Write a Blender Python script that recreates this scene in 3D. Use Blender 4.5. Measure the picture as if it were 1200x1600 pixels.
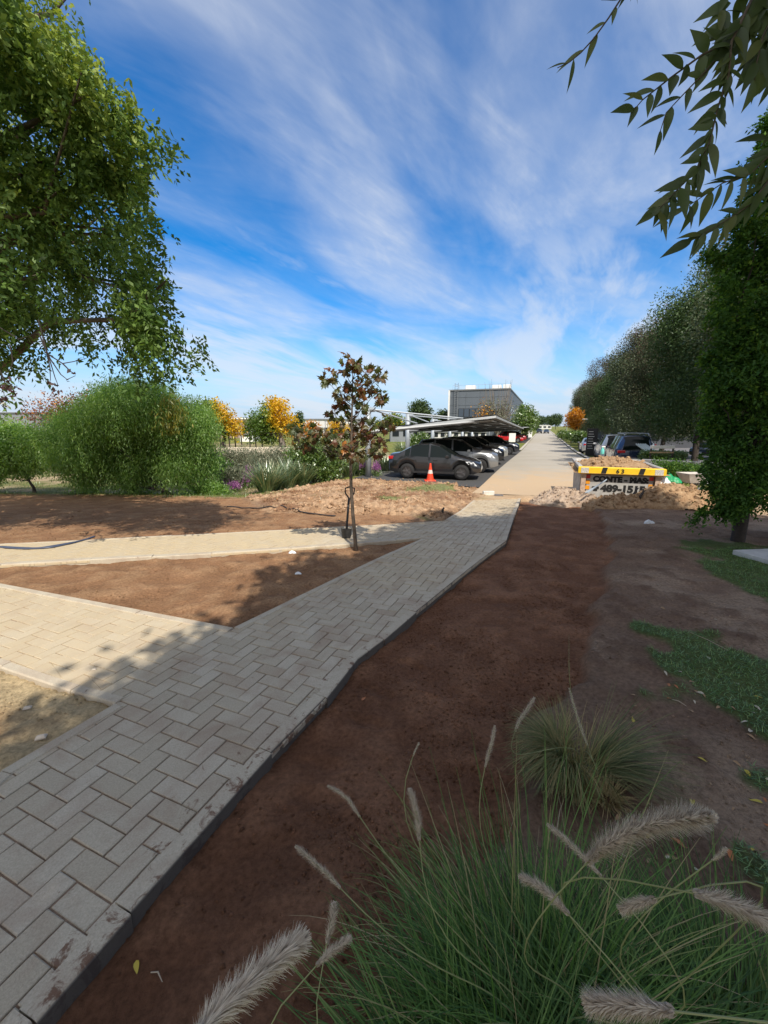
import bpy, bmesh, math, random
import numpy as np
from mathutils import Vector, Matrix
R = math.radians
random.seed(5)
rng = np.random.default_rng(11)
for o in list(bpy.data.objects): bpy.data.objects.remove(o)
scene = bpy.context.scene
COL = scene.collection

# ------------------------------------------------------------------ camera
EYE = 1.73
FPX = 650.0                                   # focal length in pixels of the 1200x1600 photograph
PITCH = math.atan((800 - 665) / FPX)
cam_d = bpy.data.cameras.new('camera'); cam = bpy.data.objects.new('camera', cam_d); COL.objects.link(cam)
cam_d.sensor_fit = 'VERTICAL'; cam_d.sensor_height = 36; cam_d.lens = FPX / 1600 * 36
cam_d.clip_start = 0.03; cam_d.clip_end = 4000
cam.location = (0, 0, EYE); cam.rotation_euler = (math.pi / 2 - PITCH, 0, 0)
scene.camera = cam

# ------------------------------------------------------------------ light
SUN_EL = R(50); SUN_AZ = R(165)               # azimuth clockwise from +Y: high, behind the camera, a little to the right
TOSUN = Vector((math.sin(SUN_AZ) * math.cos(SUN_EL), math.cos(SUN_AZ) * math.cos(SUN_EL), math.sin(SUN_EL)))
sd = bpy.data.lights.new('sun', 'SUN'); sd.energy = 3.9; sd.angle = R(0.5); sd.color = (1.0, 0.93, 0.82)
so = bpy.data.objects.new('sun', sd); COL.objects.link(so)
so.rotation_euler = TOSUN.to_track_quat('Z', 'Y').to_euler(); so.location = TOSUN * 60
w = bpy.data.worlds.new('World'); scene.world = w; w.use_nodes = True
nt = w.node_tree; N = nt.nodes; L = nt.links; N.clear()
wo = N.new('ShaderNodeOutputWorld'); bg = N.new('ShaderNodeBackground'); bg.inputs[1].default_value = 0.12
sky = N.new('ShaderNodeTexSky'); sky.sky_type = 'NISHITA'; sky.sun_disc = False
sky.sun_elevation = SUN_EL; sky.sun_rotation = SUN_AZ; sky.air_density = 1.0; sky.dust_density = 0.1; sky.ozone_density = 4.0
hs = N.new('ShaderNodeHueSaturation'); hs.inputs['Hue'].default_value = 0.503; hs.inputs['Saturation'].default_value = 1.42; hs.inputs['Value'].default_value = 1.05
L.new(sky.outputs[0], hs.inputs['Color'])
tc = N.new('ShaderNodeTexCoord'); sp = N.new('ShaderNodeSeparateXYZ'); L.new(tc.outputs['Generated'], sp.inputs[0])
def wm(op, a, b=None, c=None):
    n = N.new('ShaderNodeMath'); n.operation = op
    for i, q in enumerate((a, b, c)):
        if q is None: continue
        if isinstance(q, (int, float)): n.inputs[i].default_value = q
        else: L.new(q, n.inputs[i])
    return n.outputs[0]
zc = wm('ADD', wm('MAXIMUM', sp.outputs[2], 0.0), 0.13)
px_, py_ = wm('DIVIDE', sp.outputs[0], zc), wm('DIVIDE', sp.outputs[1], zc)
cmb = N.new('ShaderNodeCombineXYZ'); L.new(px_, cmb.inputs[0]); L.new(py_, cmb.inputs[1])
def cloud_layer(rot, sc, nscale, detail, rough, dist, lo, hi, off):
    m = N.new('ShaderNodeMapping'); m.vector_type = 'TEXTURE'
    m.inputs['Rotation'].default_value = (0, 0, rot); m.inputs['Scale'].default_value = sc; m.inputs['Location'].default_value = off
    L.new(cmb.outputs[0], m.inputs[0])
    n = N.new('ShaderNodeTexNoise'); n.inputs['Scale'].default_value = nscale; n.inputs['Detail'].default_value = detail
    n.inputs['Roughness'].default_value = rough; n.inputs['Distortion'].default_value = dist; L.new(m.outputs[0], n.inputs['Vector'])
    r = N.new('ShaderNodeMapRange'); r.interpolation_type = 'SMOOTHSTEP'
    r.inputs['From Min'].default_value = lo; r.inputs['From Max'].default_value = hi; L.new(n.outputs[0], r.inputs[0])
    return r.outputs[0]
c1 = cloud_layer(R(50), (2.0, 1.0, 1), 1.3, 6, 0.52, 0.5, 0.35, 0.70, (3.1, 0.9, 0))
c2 = cloud_layer(R(42), (3.2, 1.0, 1), 3.2, 7, 0.6, 0.8, 0.36, 0.70, (0.3, 2.0, 0))
c3 = cloud_layer(R(62), (2.2, 1.0, 1), 7.5, 6, 0.6, 0.4, 0.35, 0.8, (7.0, 1.0, 0))
hz = N.new('ShaderNodeMapRange'); hz.interpolation_type = 'SMOOTHSTEP'; hz.inputs['From Min'].default_value = 0.20; hz.inputs['From Max'].default_value = 0.0
L.new(sp.outputs[2], hz.inputs[0])
cl = wm('ADD', wm('MULTIPLY', c1, 0.68), wm('MULTIPLY', wm('MULTIPLY', c2, wm('ADD', wm('MULTIPLY', c1, 0.7), 0.3)), 0.36))
cl = wm('MULTIPLY', cl, wm('ADD', wm('MULTIPLY', c3, 0.35), 0.75))
c4 = cloud_layer(R(58), (2.6, 1.0, 1), 1.0, 6, 0.6, 0.6, 0.44, 0.62, (5.5, 3.0, 0))
low = N.new('ShaderNodeMapRange'); low.interpolation_type = 'SMOOTHSTEP'; low.inputs['From Min'].default_value = 0.52; low.inputs['From Max'].default_value = 0.22; L.new(sp.outputs[2], low.inputs[0])
cl = wm('MAXIMUM', wm('MULTIPLY', cl, 0.9), wm('MULTIPLY', wm('MULTIPLY', c4, 0.75), low.outputs[0]))
hm = N.new('ShaderNodeMixRGB'); L.new(wm('MULTIPLY', hz.outputs[0], 0.85), hm.inputs[0]); L.new(hs.outputs[0], hm.inputs[1]); hm.inputs[2].default_value = (2.3, 3.3, 5.1, 1)
cl = wm('MINIMUM', wm('MULTIPLY', cl, 0.92), 0.93)
def wr(sock, a, b):
    r = N.new('ShaderNodeMapRange'); r.interpolation_type = 'SMOOTHSTEP'; r.inputs['From Min'].default_value = a; r.inputs['From Max'].default_value = b; L.new(sock, r.inputs[0]); return r.outputs[0]
bank = wm('MAXIMUM', wr(sp.outputs[1], 0.10, -0.30), wr(sp.outputs[2], 0.80, 0.95))   # unseen cloud overhead and behind, added to fill the shade with neutral light
cl = wm('MAXIMUM', cl, wm('MULTIPLY', bank, wm('ADD', wm('MULTIPLY', c3, 0.25), 0.68)))
mx = N.new('ShaderNodeMixRGB'); L.new(cl, mx.inputs[0]); L.new(hm.outputs[0], mx.inputs[1]); cm = N.new('ShaderNodeMixRGB'); L.new(bank, cm.inputs[0]); cm.inputs[1].default_value = (4.7, 5.0, 5.5, 1); cm.inputs[2].default_value = (5.7, 5.35, 4.85, 1); L.new(cm.outputs[0], mx.inputs[2])
L.new(mx.outputs[0], bg.inputs[0]); L.new(bg.outputs[0], wo.inputs[0])

scene.view_settings.view_transform = 'Standard'; scene.view_settings.look = 'None'
scene.view_settings.exposure = 0.46; scene.view_settings.gamma = 1
scene.render.engine = 'CYCLES'
scene.cycles.max_bounces = 6; scene.cycles.transparent_max_bounces = 8

# ------------------------------------------------------------------ terrain
def ss(a, b, x):
    t = np.clip((np.asarray(x, float) - a) / (b - a), 0, 1); return t * t * (3 - 2 * t)
CA, SA = math.cos(R(20.64)), math.sin(R(20.64))
def T(x, y):                                   # smooth base terrain: falls away from the viewer, then runs level
    return -0.5 * ss(4.5, 16, y) - 0.4 * ss(18, 50, y)
def ray(u, v):
    x = (u - 600) / FPX; y = -(v - 800) / FPX
    return np.array([x, math.cos(PITCH) + y * math.sin(PITCH), -math.sin(PITCH) + y * math.cos(PITCH)])
def P(u, v, dz=0.0):                           # where a sight line of the photograph meets the terrain
    d = ray(u, v); t = EYE / max(1e-3, -d[2]); t = min(t, 900)
    lo, hi = 0.05, 2000.0
    for _ in range(60):
        m = (lo + hi) / 2
        if EYE + d[2] * m > float(T(d[0] * m, d[1] * m)) + dz: lo = m
        else: hi = m
    return np.array([d[0] * lo, d[1] * lo, float(T(d[0] * lo, d[1] * lo)) + dz])
def W(u, v, D):                                # the point at depth y = D on a sight line
    d = ray(u, v); t = D / d[1]; return np.array([d[0] * t, D, EYE + d[2] * t])
def RD(s, t, z=None, dz=0.0):                  # road frame: s along the road, t to its right
    x = t * CA + s * SA; y = s * CA - t * SA
    return np.array([x, y, (float(T(x, y)) if z is None else z) + dz])

def _h(i, j, k, seed):
    n = (i * 374761393 + j * 668265263 + k * 2147483647 + seed * 974711) & 0xffffffff
    n = ((n ^ (n >> 13)) * 1274126177) & 0xffffffff
    return ((n ^ (n >> 16)) & 0xffff) / 65535.0
def vnoise(x, y, z=0.0, seed=0):
    x, y, z = np.broadcast_arrays(np.asarray(x, float), np.asarray(y, float), np.asarray(z, float))
    i, j, k = np.floor(x).astype(np.int64), np.floor(y).astype(np.int64), np.floor(z).astype(np.int64)
    fx, fy, fz = x - i, y - j, z - k
    fx, fy, fz = fx * fx * (3 - 2 * fx), fy * fy * (3 - 2 * fy), fz * fz * (3 - 2 * fz)
    r = 0
    for a in (0, 1):
        for b in (0, 1):
            for c in (0, 1):
                r = r + _h(i + a, j + b, k + c, seed) * (fx if a else 1 - fx) * (fy if b else 1 - fy) * (fz if c else 1 - fz)
    return r
def fbm(x, y, z=0.0, o=4, seed=0):
    r = 0; a = 0.5; s = 1.0; t = 0
    for q in range(o):
        r = r + a * vnoise(np.asarray(x) * s, np.asarray(y) * s, np.asarray(z) * s, seed + q); t += a; a *= .5; s *= 2.03
    return r / t
def sdist(poly, X, Y):                         # signed distance to a polygon, positive inside
    poly = [tuple(p[:2]) for p in poly]; d = np.full(X.shape, 1e9); ins = np.zeros(X.shape, bool); n = len(poly)
    for i in range(n):
        (x0, y0), (x1, y1) = poly[i], poly[(i + 1) % n]
        ex, ey = x1 - x0, y1 - y0; L2 = ex * ex + ey * ey + 1e-12
        t = np.clip(((X - x0) * ex + (Y - y0) * ey) / L2, 0, 1)
        d = np.minimum(d, np.hypot(X - x0 - t * ex, Y - y0 - t * ey))
        c = ((y0 > Y) != (y1 > Y)) & (X < (x1 - x0) * (Y - y0) / (y1 - y0 + 1e-12) + x0)
        ins ^= c
    return np.where(ins, d, -d)

# ------------------------------------------------------------------ materials
def new_mat(name):
    m = bpy.data.materials.new(name); m.use_nodes = True; n = m.node_tree.nodes
    return m, n, m.node_tree.links, n['Principled BSDF']
def nz(n, l, scale, detail=4, rough=.5, dist=0, vec=None, coord='Object'):
    t = n.new('ShaderNodeTexNoise'); t.inputs['Scale'].default_value = scale; t.inputs['Detail'].default_value = detail
    t.inputs['Roughness'].default_value = rough; t.inputs['Distortion'].default_value = dist
    if vec is None: c = n.new('ShaderNodeTexCoord'); vec = c.outputs[coord]
    l.new(vec, t.inputs['Vector']); return t.outputs['Fac']
def ramp(n, l, fac, stops):
    r = n.new('ShaderNodeValToRGB'); e = r.color_ramp.elements
    while len(e) > 1: e.remove(e[0])
    e[0].position = stops[0][0]; e[0].color = (*stops[0][1], 1)
    for p, c in stops[1:]: q = e.new(p); q.color = (*c, 1)
    if fac is not None: l.new(fac, r.inputs[0])
    return r.outputs[0]
def bump(n, l, h, strength, dist, bs):
    b = n.new('ShaderNodeBump'); b.inputs['Strength'].default_value = strength; b.inputs['Distance'].default_value = dist
    l.new(h, b.inputs['Height']); l.new(b.outputs[0], bs.inputs['Normal']); return b
def mat(name, col, rough=.6, metal=0, var=.18, scale=6, bmp=0, coat=0, spec=.5, emit=None):
    m, n, l, b = new_mat(name)
    f = nz(n, l, scale, 5, .6)
    lo = tuple(c * (1 - var) for c in col); hi = tuple(min(1, c * (1 + var)) for c in col)
    l.new(ramp(n, l, f, [(.3, lo), (.7, hi)]), b.inputs['Base Color'])
    b.inputs['Roughness'].default_value = rough; b.inputs['Metallic'].default_value = metal
    b.inputs['Coat Weight'].default_value = coat; b.inputs['Coat Roughness'].default_value = .05
    b.inputs['Specular IOR Level'].default_value = spec
    if bmp: bump(n, l, nz(n, l, scale * 6, 4), bmp, .01, b)
    return m
def leaf_mat(name, stops, trans=.35, rough=.45, attr='tint', gloss=.12):
    m, n, l, b = new_mat(name); n.remove(b); out = n['Material Output']
    a = n.new('ShaderNodeAttribute'); a.attribute_name = attr
    c = ramp(n, l, a.outputs['Fac'], stops)
    d = n.new('ShaderNodeBsdfDiffuse'); t = n.new('ShaderNodeBsdfTranslucent'); g = n.new('ShaderNodeBsdfGlossy'); g.inputs['Roughness'].default_value = rough
    g.inputs['Color'].default_value = (.8, .85, .8, 1)
    l.new(c, d.inputs[0])
    hv = n.new('ShaderNodeHueSaturation'); hv.inputs['Hue'].default_value = .49; hv.inputs['Saturation'].default_value = 1.15; hv.inputs['Value'].default_value = 1.2
    l.new(c, hv.inputs['Color']); l.new(hv.outputs[0], t.inputs[0])
    m1 = n.new('ShaderNodeMixShader'); m1.inputs[0].default_value = trans; l.new(d.outputs[0], m1.inputs[1]); l.new(t.outputs[0], m1.inputs[2])
    m2 = n.new('ShaderNodeMixShader'); m2.inputs[0].default_value = gloss; l.new(m1.outputs[0], m2.inputs[1]); l.new(g.outputs[0], m2.inputs[2])
    l.new(m2.outputs[0], out.inputs['Surface']); return m
def glass_mat(name, col=(.02, .025, .03), rough=.04):
    m, n, l, b = new_mat(name); b.inputs['Base Color'].default_value = (*col, 1); b.inputs['Roughness'].default_value = rough
    b.inputs['Specular IOR Level'].default_value = .3; return m

# ------------------------------------------------------------------ mesh helpers
def tagit(o, label=None, cat=None, group=None, kind=None):
    if label: o['label'] = label
    if cat: o['category'] = cat
    if group: o['group'] = group
    if kind: o['kind'] = kind
    return o
def thing(name, label, cat, loc=(0, 0, 0), rz=0, group=None):
    o = bpy.data.objects.new(name, None); COL.objects.link(o); o.empty_display_size = .2
    o.location = tuple(float(c) for c in loc); o.rotation_euler = (0, 0, rz)
    return tagit(o, label, cat, group)
def finish(me, name, m, parent, world, smooth):
    o = bpy.data.objects.new(name, me); COL.objects.link(o)
    if m is not None: me.materials.append(m)
    if parent is not None:
        o.parent = parent
        if world:
            p = parent; off = Vector()
            while p is not None: off += p.location; p = p.parent
            me.transform(Matrix.Translation(-off))
    if smooth: me.polygons.foreach_set('use_smooth', np.ones(len(me.polygons), bool))
    me.update(); return o
class MB:
    def __init__(s): s.v = []; s.f = []
    def add(s, v, f):
        b = len(s.v); s.v += [tuple(float(c) for c in p) for p in v]; s.f += [tuple(b + i for i in q) for q in f]; return s
    def box(s, c, d, rz=0, M=None, ch=0.0):
        x, y, z = (q / 2 for q in d)
        if ch <= 0:
            vs = [(-x, -y, -z), (x, -y, -z), (x, y, -z), (-x, y, -z), (-x, -y, z), (x, -y, z), (x, y, z), (-x, y, z)]
            fs = [(0, 3, 2, 1), (4, 5, 6, 7), (0, 1, 5, 4), (1, 2, 6, 5), (2, 3, 7, 6), (3, 0, 4, 7)]
        else:
            vs = []; k = min(ch, x * .9, y * .9, z * .9)
            for sz in (-1, 1):
                for ins in ((0, k), (1, 0)) if sz < 0 else ((1, 0), (0, k)):
                    dx = k if ins[0] == 0 else 0; zz = sz * (z if ins[0] == 0 else z - k)
                    vs += [(-(x - dx), -(y - dx), zz), (x - dx, -(y - dx), zz), (x - dx, y - dx, zz), (-(x - dx), y - dx, zz)]
            fs = [(3, 2, 1, 0), (12, 13, 14, 15)]
            for r in range(3):
                for i in range(4): fs.append((r * 4 + i, r * 4 + (i + 1) % 4, r * 4 + 4 + (i + 1) % 4, r * 4 + 4 + i))
        Mx = (M or Matrix.Rotation(rz, 4, 'Z')); c = Vector([float(q) for q in c])
        return s.add([Mx @ Vector(p) + c for p in vs], fs)
    def tube(s, pts, rad, n=7, caps=True):
        pts = [Vector([float(c) for c in p]) for p in pts]
        if not hasattr(rad, '__len__'): rad = [rad] * len(pts)
        b = len(s.v); up = Vector((0, 0, 1)); prev = None
        for i, p in enumerate(pts):
            d = (pts[min(i + 1, len(pts) - 1)] - pts[max(i - 1, 0)]).normalized()
            if prev is None: a = d.cross(up) if abs(d.z) < .95 else d.cross(Vector((1, 0, 0)))
            else: a = prev - d * prev.dot(d)
            a.normalize(); c = d.cross(a); prev = a
            for k in range(n):
                t = 2 * math.pi * k / n; q = p + (a * math.cos(t) + c * math.sin(t)) * rad[i]; s.v.append(tuple(q))
        for i in range(len(pts) - 1):
            for k in range(n): s.f.append((b + i * n + k, b + i * n + (k + 1) % n, b + (i + 1) * n + (k + 1) % n, b + (i + 1) * n + k))
        if caps: s.f.append(tuple(b + k for k in range(n))[::-1]); s.f.append(tuple(b + (len(pts) - 1) * n + k for k in range(n)))
        return s
    def prism(s, poly, z0, z1):
        n = len(poly); b = len(s.v)
        s.v += [(float(p[0]), float(p[1]), z0) for p in poly] + [(float(p[0]), float(p[1]), z1) for p in poly]
        s.f.append(tuple(b + i for i in range(n))[::-1]); s.f.append(tuple(b + n + i for i in range(n)))
        for i in range(n): s.f.append((b + i, b + (i + 1) % n, b + n + (i + 1) % n, b + n + i))
        return s
    def lathe(s, prof, c=(0, 0, 0), n=16, M=None, caps=True):
        b = len(s.v); Mx = M or Matrix.Identity(4); c = Vector([float(q) for q in c])
        for r, z in prof:
            for k in range(n):
                t = 2 * math.pi * k / n; s.v.append(tuple(Mx @ Vector((r * math.cos(t), r * math.sin(t), z)) + c))
        for i in range(len(prof) - 1):
            for k in range(n): s.f.append((b + i * n + k, b + i * n + (k + 1) % n, b + (i + 1) * n + (k + 1) % n, b + (i + 1) * n + k))
        if caps: s.f.append(tuple(b + k for k in range(n))[::-1]); s.f.append(tuple(b + (len(prof) - 1) * n + k for k in range(n)))
        return s
    def build(s, name, m=None, parent=None, world=False, smooth=False, bevel=0):
        me = bpy.data.meshes.new(name); me.from_pydata(s.v, [], s.f)
        o = finish(me, name, m, parent, world, smooth)
        if bevel:
            md = o.modifiers.new('b', 'BEVEL'); md.width = bevel; md.segments = 2; md.limit_method = 'ANGLE'
        return o
def np_mesh(name, V, F, m, parent=None, world=False, smooth=False, attrs=None):
    """V (n,3), F (k,3|4)"""
    V = np.asarray(V, np.float32); F = np.asarray(F, np.int32); k = F.shape[1]
    me = bpy.data.meshes.new(name); me.vertices.add(len(V)); me.vertices.foreach_set('co', V.ravel())
    me.loops.add(F.size); me.loops.foreach_set('vertex_index', F.ravel())
    me.polygons.add(len(F)); me.polygons.foreach_set('loop_start', np.arange(0, F.size, k, dtype=np.int32))
    me.update(calc_edges=True)
    for an, av in (attrs or {}).items():
        av = np.asarray(av, np.float32)
        if av.ndim == 1: a = me.attributes.new(an, 'FLOAT', 'POINT'); a.data.foreach_set('value', av)
        else: a = me.attributes.new(an, 'FLOAT_COLOR', 'POINT'); a.data.foreach_set('color', av.ravel())
    return finish(me, name, m, parent, world, smooth)
def norm(a): return a / (np.linalg.norm(a, axis=-1, keepdims=True) + 1e-9)
def leaves(C, size, aspect=.42, dirs=None, jitter=1.0, tint=None, r=rng, fold=.18, flat=0.0):
    """folded four-point leaf blades centred on C"""
    n = len(C); size = np.broadcast_to(size, (n,)) * r.uniform(.7, 1.25, n)
    d = r.normal(size=(n, 3)) * jitter
    if dirs is not None: d = d + dirs
    d = norm(d); a = r.normal(size=(n, 3)); a[:, :2] *= 1 - flat
    s = norm(np.cross(d, a)); nn = np.cross(s, d)
    L_ = size[:, None]
    b = C - d * L_ * .5; t = C + d * L_ * .5; m = C - d * L_ * .05 + nn * L_ * fold * .3
    V = np.stack([b, m + s * L_ * aspect * .5, t, m - s * L_ * aspect * .5], 1).reshape(-1, 3)
    F = np.arange(n * 4).reshape(-1, 4)
    if tint is None: tint = r.uniform(0, 1, n)
    return V, F, np.repeat(tint, 4)
def clusters(blobs, n, r=rng, inner=.5, squash=.85, carve=.0, seed=3):
    B = np.array([(*b[0], b[1]) for b in blobs], float); wt = B[:, 3] ** 2; wt /= wt.sum()
    k = r.choice(len(B), n, p=wt); d = norm(r.normal(size=(n, 3))); q = inner + (1 - inner) * r.uniform(0, 1, n) ** .6
    d[:, 2] *= squash; C = B[k, :3] + d * (B[k, 3] * q)[:, None]
    if carve > 0:
        s = 1.6 / np.median(B[:, 3]); C = C[fbm(C[:, 0] * s, C[:, 1] * s, C[:, 2] * s, 2, seed) > carve]
    return C
def crown_mesh(name, blobs, ncl, per, spread, size, m, parent, world=False, aspect=.42, droop=-.3, carve=.0, tfun=None, r=rng, inner=.5, seed=3, squash=.85, spray=False, cs=None):
    C = clusters(blobs, ncl, r, inner, squash, carve, seed)
    if cs: C = C[fbm(C[:, 0] * cs[0] + 7, C[:, 1] * cs[0], C[:, 2] * cs[0], 2, seed + 2) > cs[1]]
    k = len(C)
    off = np.clip(r.normal(size=(k, per, 3)), -1.7, 1.7) * spread; Q = (C[:, None] + off).reshape(-1, 3)
    out = norm(off.reshape(-1, 3)) * .8; out[:, 2] += droop
    ct = np.repeat(r.uniform(0, 1, k), per)
    tint = np.clip(.74 * ct + .26 * r.uniform(0, 1, len(Q)), 0, 1)
    if tfun is not None: tint = tfun(Q, tint)
    if spray:
        cc = np.mean([b[0] for b in blobs], 0); ax = norm(norm(C - cc) * .5 + r.normal(size=(k, 3)) * .6 + np.array([0, 0, droop])); la = norm(np.cross(ax, r.normal(size=(k, 3)) + np.array([0, 0, 1.5])))
        u_ = np.linspace(-1, 1, per)[None, :, None] * spread * 1.6; sg = np.where(np.arange(per) % 2, 1, -1)[None, :, None]; Lk = (1 - .35 * np.linspace(0, 1, per))[None, :, None]
        curve = np.array([0, 0, -1.0]) * (np.linspace(0, 1, per) ** 2)[None, :, None] * spread * .8
        Q = (C[:, None] + ax[:, None] * u_ + la[:, None] * sg * size * .42 * Lk + curve + r.normal(size=(k, per, 3)) * size * .22).reshape(-1, 3)
        out = (la[:, None] * sg * .9 + ax[:, None] * .75 + np.array([0, 0, -.25]) + np.zeros((k, per, 3))).reshape(-1, 3)
        V, F, tt = leaves(Q, size, aspect, out, .28, tint, r)
    else: V, F, tt = leaves(Q, size, aspect, out, .75, tint, r)
    return np_mesh(name, V, F, m, parent, world, attrs={'tint': tt}), C
def limbs(mb, base, C, n, r0, r=rng, start=.35, wob=.12):
    """limbs that leave the trunk axis and reach into the crown"""
    base = np.array(base, float)
    idx = r.choice(len(C), min(n, len(C)), replace=False)
    for i in idx:
        e = C[i]; f = r.uniform(start, .95); top = base + (np.array([base[0], base[1], e[2]]) - base) * f * .8
        m1 = top * .5 + e * .5 + np.array([0, 0, r.uniform(-.1, .25)]) * np.linalg.norm(e - top) * .5
        m1 = m1 + r.normal(size=3) * wob * np.linalg.norm(e - top) * .4
        mb.tube([top, top * .6 + m1 * .4 + r.normal(size=3) * .02, m1, e], [r0 * .55, r0 * .42, r0 * .28, r0 * .08], 5, False)

BARK = mat('bark', (.10, .075, .055), .9, var=.45, scale=14, bmp=.8)
BARKD = mat('bark_dark', (.045, .035, .03), .9, var=.4, scale=18, bmp=.8)
BARKG = mat('bark_grey', (.2, .17, .14), .9, var=.3, scale=12, bmp=.6)
#@@STRUCT
# ================================================================== GROUND
def PX(lst): return [P(*p)[:2] for p in lst]
# outlines, given as points of the photograph laid onto the terrain
KR = [(-75, 1760), (54, 1600), (204, 1429), (425, 1179), (510, 1092), (559, 1030), (600, 1000), (650, 957), (730, 892), (791, 846), (814, 779)]
KL = [(-150, 1330), (0, 1206), (180, 1100)]                      # left kerb below the sand
SAND_UP = [(-330, 950), (0, 1043), (110, 1080), (180, 1100)]
TRI_LO = [(-330, 838), (0, 912), (365, 981)]
TRI_R = [(365, 981), (658, 842)]
LP_LO = [(-360, 905), (0, 884), (140, 876), (330, 866), (455, 858), (560, 850), (620, 845), (658, 842)]
LP_UP = [(-360, 862), (0, 850), (150, 843), (380, 831), (560, 822), (693, 814)]
ML2 = [(693, 814), (718, 799), (739, 782)]
PATHP = PX(KR + ML2[::-1] + LP_UP[::-1][1:] + LP_LO[:-1] + TRI_R[::-1] + TRI_LO[::-1][1:] + SAND_UP + KL[::-1][1:])
TRI = PX(LP_LO + TRI_R[::-1][1:] + TRI_LO[::-1][1:])
SANDP = PX(SAND_UP + KL[::-1][1:] + [(-500, 1400), (-700, 1000)])
SOILR = PX([(814, 779), (905, 782), (935, 800), (960, 850), (950, 900), (930, 960), (905, 1060), (860, 1130), (820, 1230), (760, 1400), (700, 1600), (600, 2400), (-700, 2400), (-300, 1600), (200, 1150), (500, 960), (760, 800)])
SOILL = PX([(680, 822), (560, 834), (380, 846), (150, 858), (0, 866), (-360, 880), (-500, 850), (-900, 790), (-300, 776), (0, 772), (240, 774), (380, 778), (420, 800), (560, 803), (640, 805)])
ROUGH = PX([(380, 778), (470, 762), (545, 748), (600, 744), (700, 752), (770, 757), (850, 766), (770, 770), (742, 782), (718, 799), (693, 814), (640, 806), (540, 803), (420, 801)])
DUST = PX([(740, 783), (765, 765), (768, 752), (912, 752), (1000, 760), (1120, 768), (1300, 780), (1300, 812), (1120, 800), (1000, 789), (905, 783), (814, 780)])
GARDEN = PX([(-900, 786), (-300, 772), (0, 768), (240, 770), (380, 772), (470, 757), (545, 743), (600, 739), (640, 737), (600, 700), (300, 690), (-900, 690)])
DRYR = PX([(814, 778), (1400, 790), (2400, 1000), (2600, 2400), (500, 2400), (700, 1500), (820, 1230), (905, 1060), (950, 900)])

def axis(dense0, dense1, step, far0, far1, g=1.06):
    a = list(np.arange(dense0, dense1, step)); s = step
    while a[-1] < far1: s *= g; a.append(a[-1] + s)
    s = step; b = [a[0]]
    while b[-1] > far0: s *= g; b.append(b[-1] - s)
    return np.array(b[1:][::-1] + a)
gx = axis(-4.2, 5.4, .032, -900, 900, 1.035); gy = axis(.3, 9.0, .03, -30, 1500, 1.022)
X, Y = np.meshgrid(gx, gy); sh = X.shape; X = X.ravel(); Y = Y.ravel()
Z = T(X, Y)
near = (np.abs(X) < 40) & (Y < 60)
def mk(poly, w, wob=.0, ws=3.0, seed=0):
    d = sdist(poly, X, Y)
    if wob: d = d + wob * (fbm(X * ws, Y * ws, 0, 3, seed) - .5) * 2
    return ss(-w, w, d)
dpath = sdist(PATHP, X, Y)
mSoilR = mk(SOILR, .06, .16, 2.2, 1); mSoilL = mk(SOILL, .15, .12, 1.5, 2); mTri = ss(-.03, .0, sdist(TRI, X, Y) + .05)
mRough = mk(ROUGH, .18, .2, 2, 3); mSand = ss(-.03, 0, sdist(SANDP, X, Y) + .05); mDust = mk(DUST, .35, .3, 1.2, 4)
mDry = ss(-.3, .3, sdist(DRYR, X, Y) + .45 + .3 * (fbm(X * 1.5, Y * 1.5, 0, 3, 5) - .5)); mGard = mk(GARDEN, .35, .2, 1.2, 6)
mDry = np.maximum.reduce([mDry, ss(-.25, .0, dpath), ss(-.2, .05, sdist(SOILR, X, Y)), ss(-.2, .05, sdist(SOILL, X, Y)) * (1 - mGard), ss(-.1, .05, sdist(TRI, X, Y)), ss(-.2, .1, sdist(SANDP, X, Y)), ss(-.1, .1, sdist(ROUGH, X, Y)) * (1 - mGard)])
f1 = fbm(X * 1.3, Y * 1.3, 0, 4, 20); f2 = fbm(X * 5, Y * 5, 0, 4, 30); f3 = fbm(X * 16, Y * 16, 0, 3, 40); f4 = fbm(X * .35, Y * .35, 0, 3, 50)
ft = 1 / (1 + np.maximum(0, Y - 10) * .05)
# heights
loose = np.maximum.reduce([mSoilR, mSoilL, mTri, mSand])
Z = Z + np.where(near, 1, 0) * ((f2 - .5) * .024 + (f3 - .5) * .017)
Z += mSoilR * (-.085 + (f1 - .5) * .05) + mTri * (-.052 + (f1 - .5) * .03) + mSand * (-.035 + (f3 - .5) * .03) + mSoilL * (-.02 + (f1 - .5) * .03)
rp = np.clip(sdist(ROUGH, X, Y), 0, 1.2) / 1.2
Z += rp * .12 + mRough * (np.abs(f2 - .5) * .22 + (f3 - .5) * .13)
Z += mDry * ((f2 - .5) * .03 + .015)
Z -= mGard * .14
# boot prints and rake marks pressed into the right-hand soil
for (u, v, ang, l_, w_) in [(587, 1083, -35, .15, .05), (575, 1133, -25, .15, .05), (502, 1195, -15, .15, .05), (495, 1250, -8, .16, .055), (640, 1040, -30, .14, .045)]:
    c = P(u, v, -.08); a = R(ang); dx, dy = X - c[0], Y - c[1]
    q = ((dx * math.cos(a) + dy * math.sin(a)) / l_) ** 2 + ((-dx * math.sin(a) + dy * math.cos(a)) / w_) ** 2
    Z += -.016 * np.exp(-q ** 3) + .007 * np.exp(-((q - 1.5) / .5) ** 2)
Z += mSoilR * .004 * np.sin((X * .9 - Y * .35) * 46 + f1 * 14) * ss(.5, .65, f4 + (f1 - .5) * .5)
Z = np.where(dpath > .012, T(X, Y) - .07, Z)                      # bed under the pavers
hard = ss(-.3, .3, np.where((Y > 13) & (np.abs(X * CA - Y * SA - .4) < 3.2) & (X * SA + Y * CA > 13.2), 1.0, -1.0))
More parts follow.
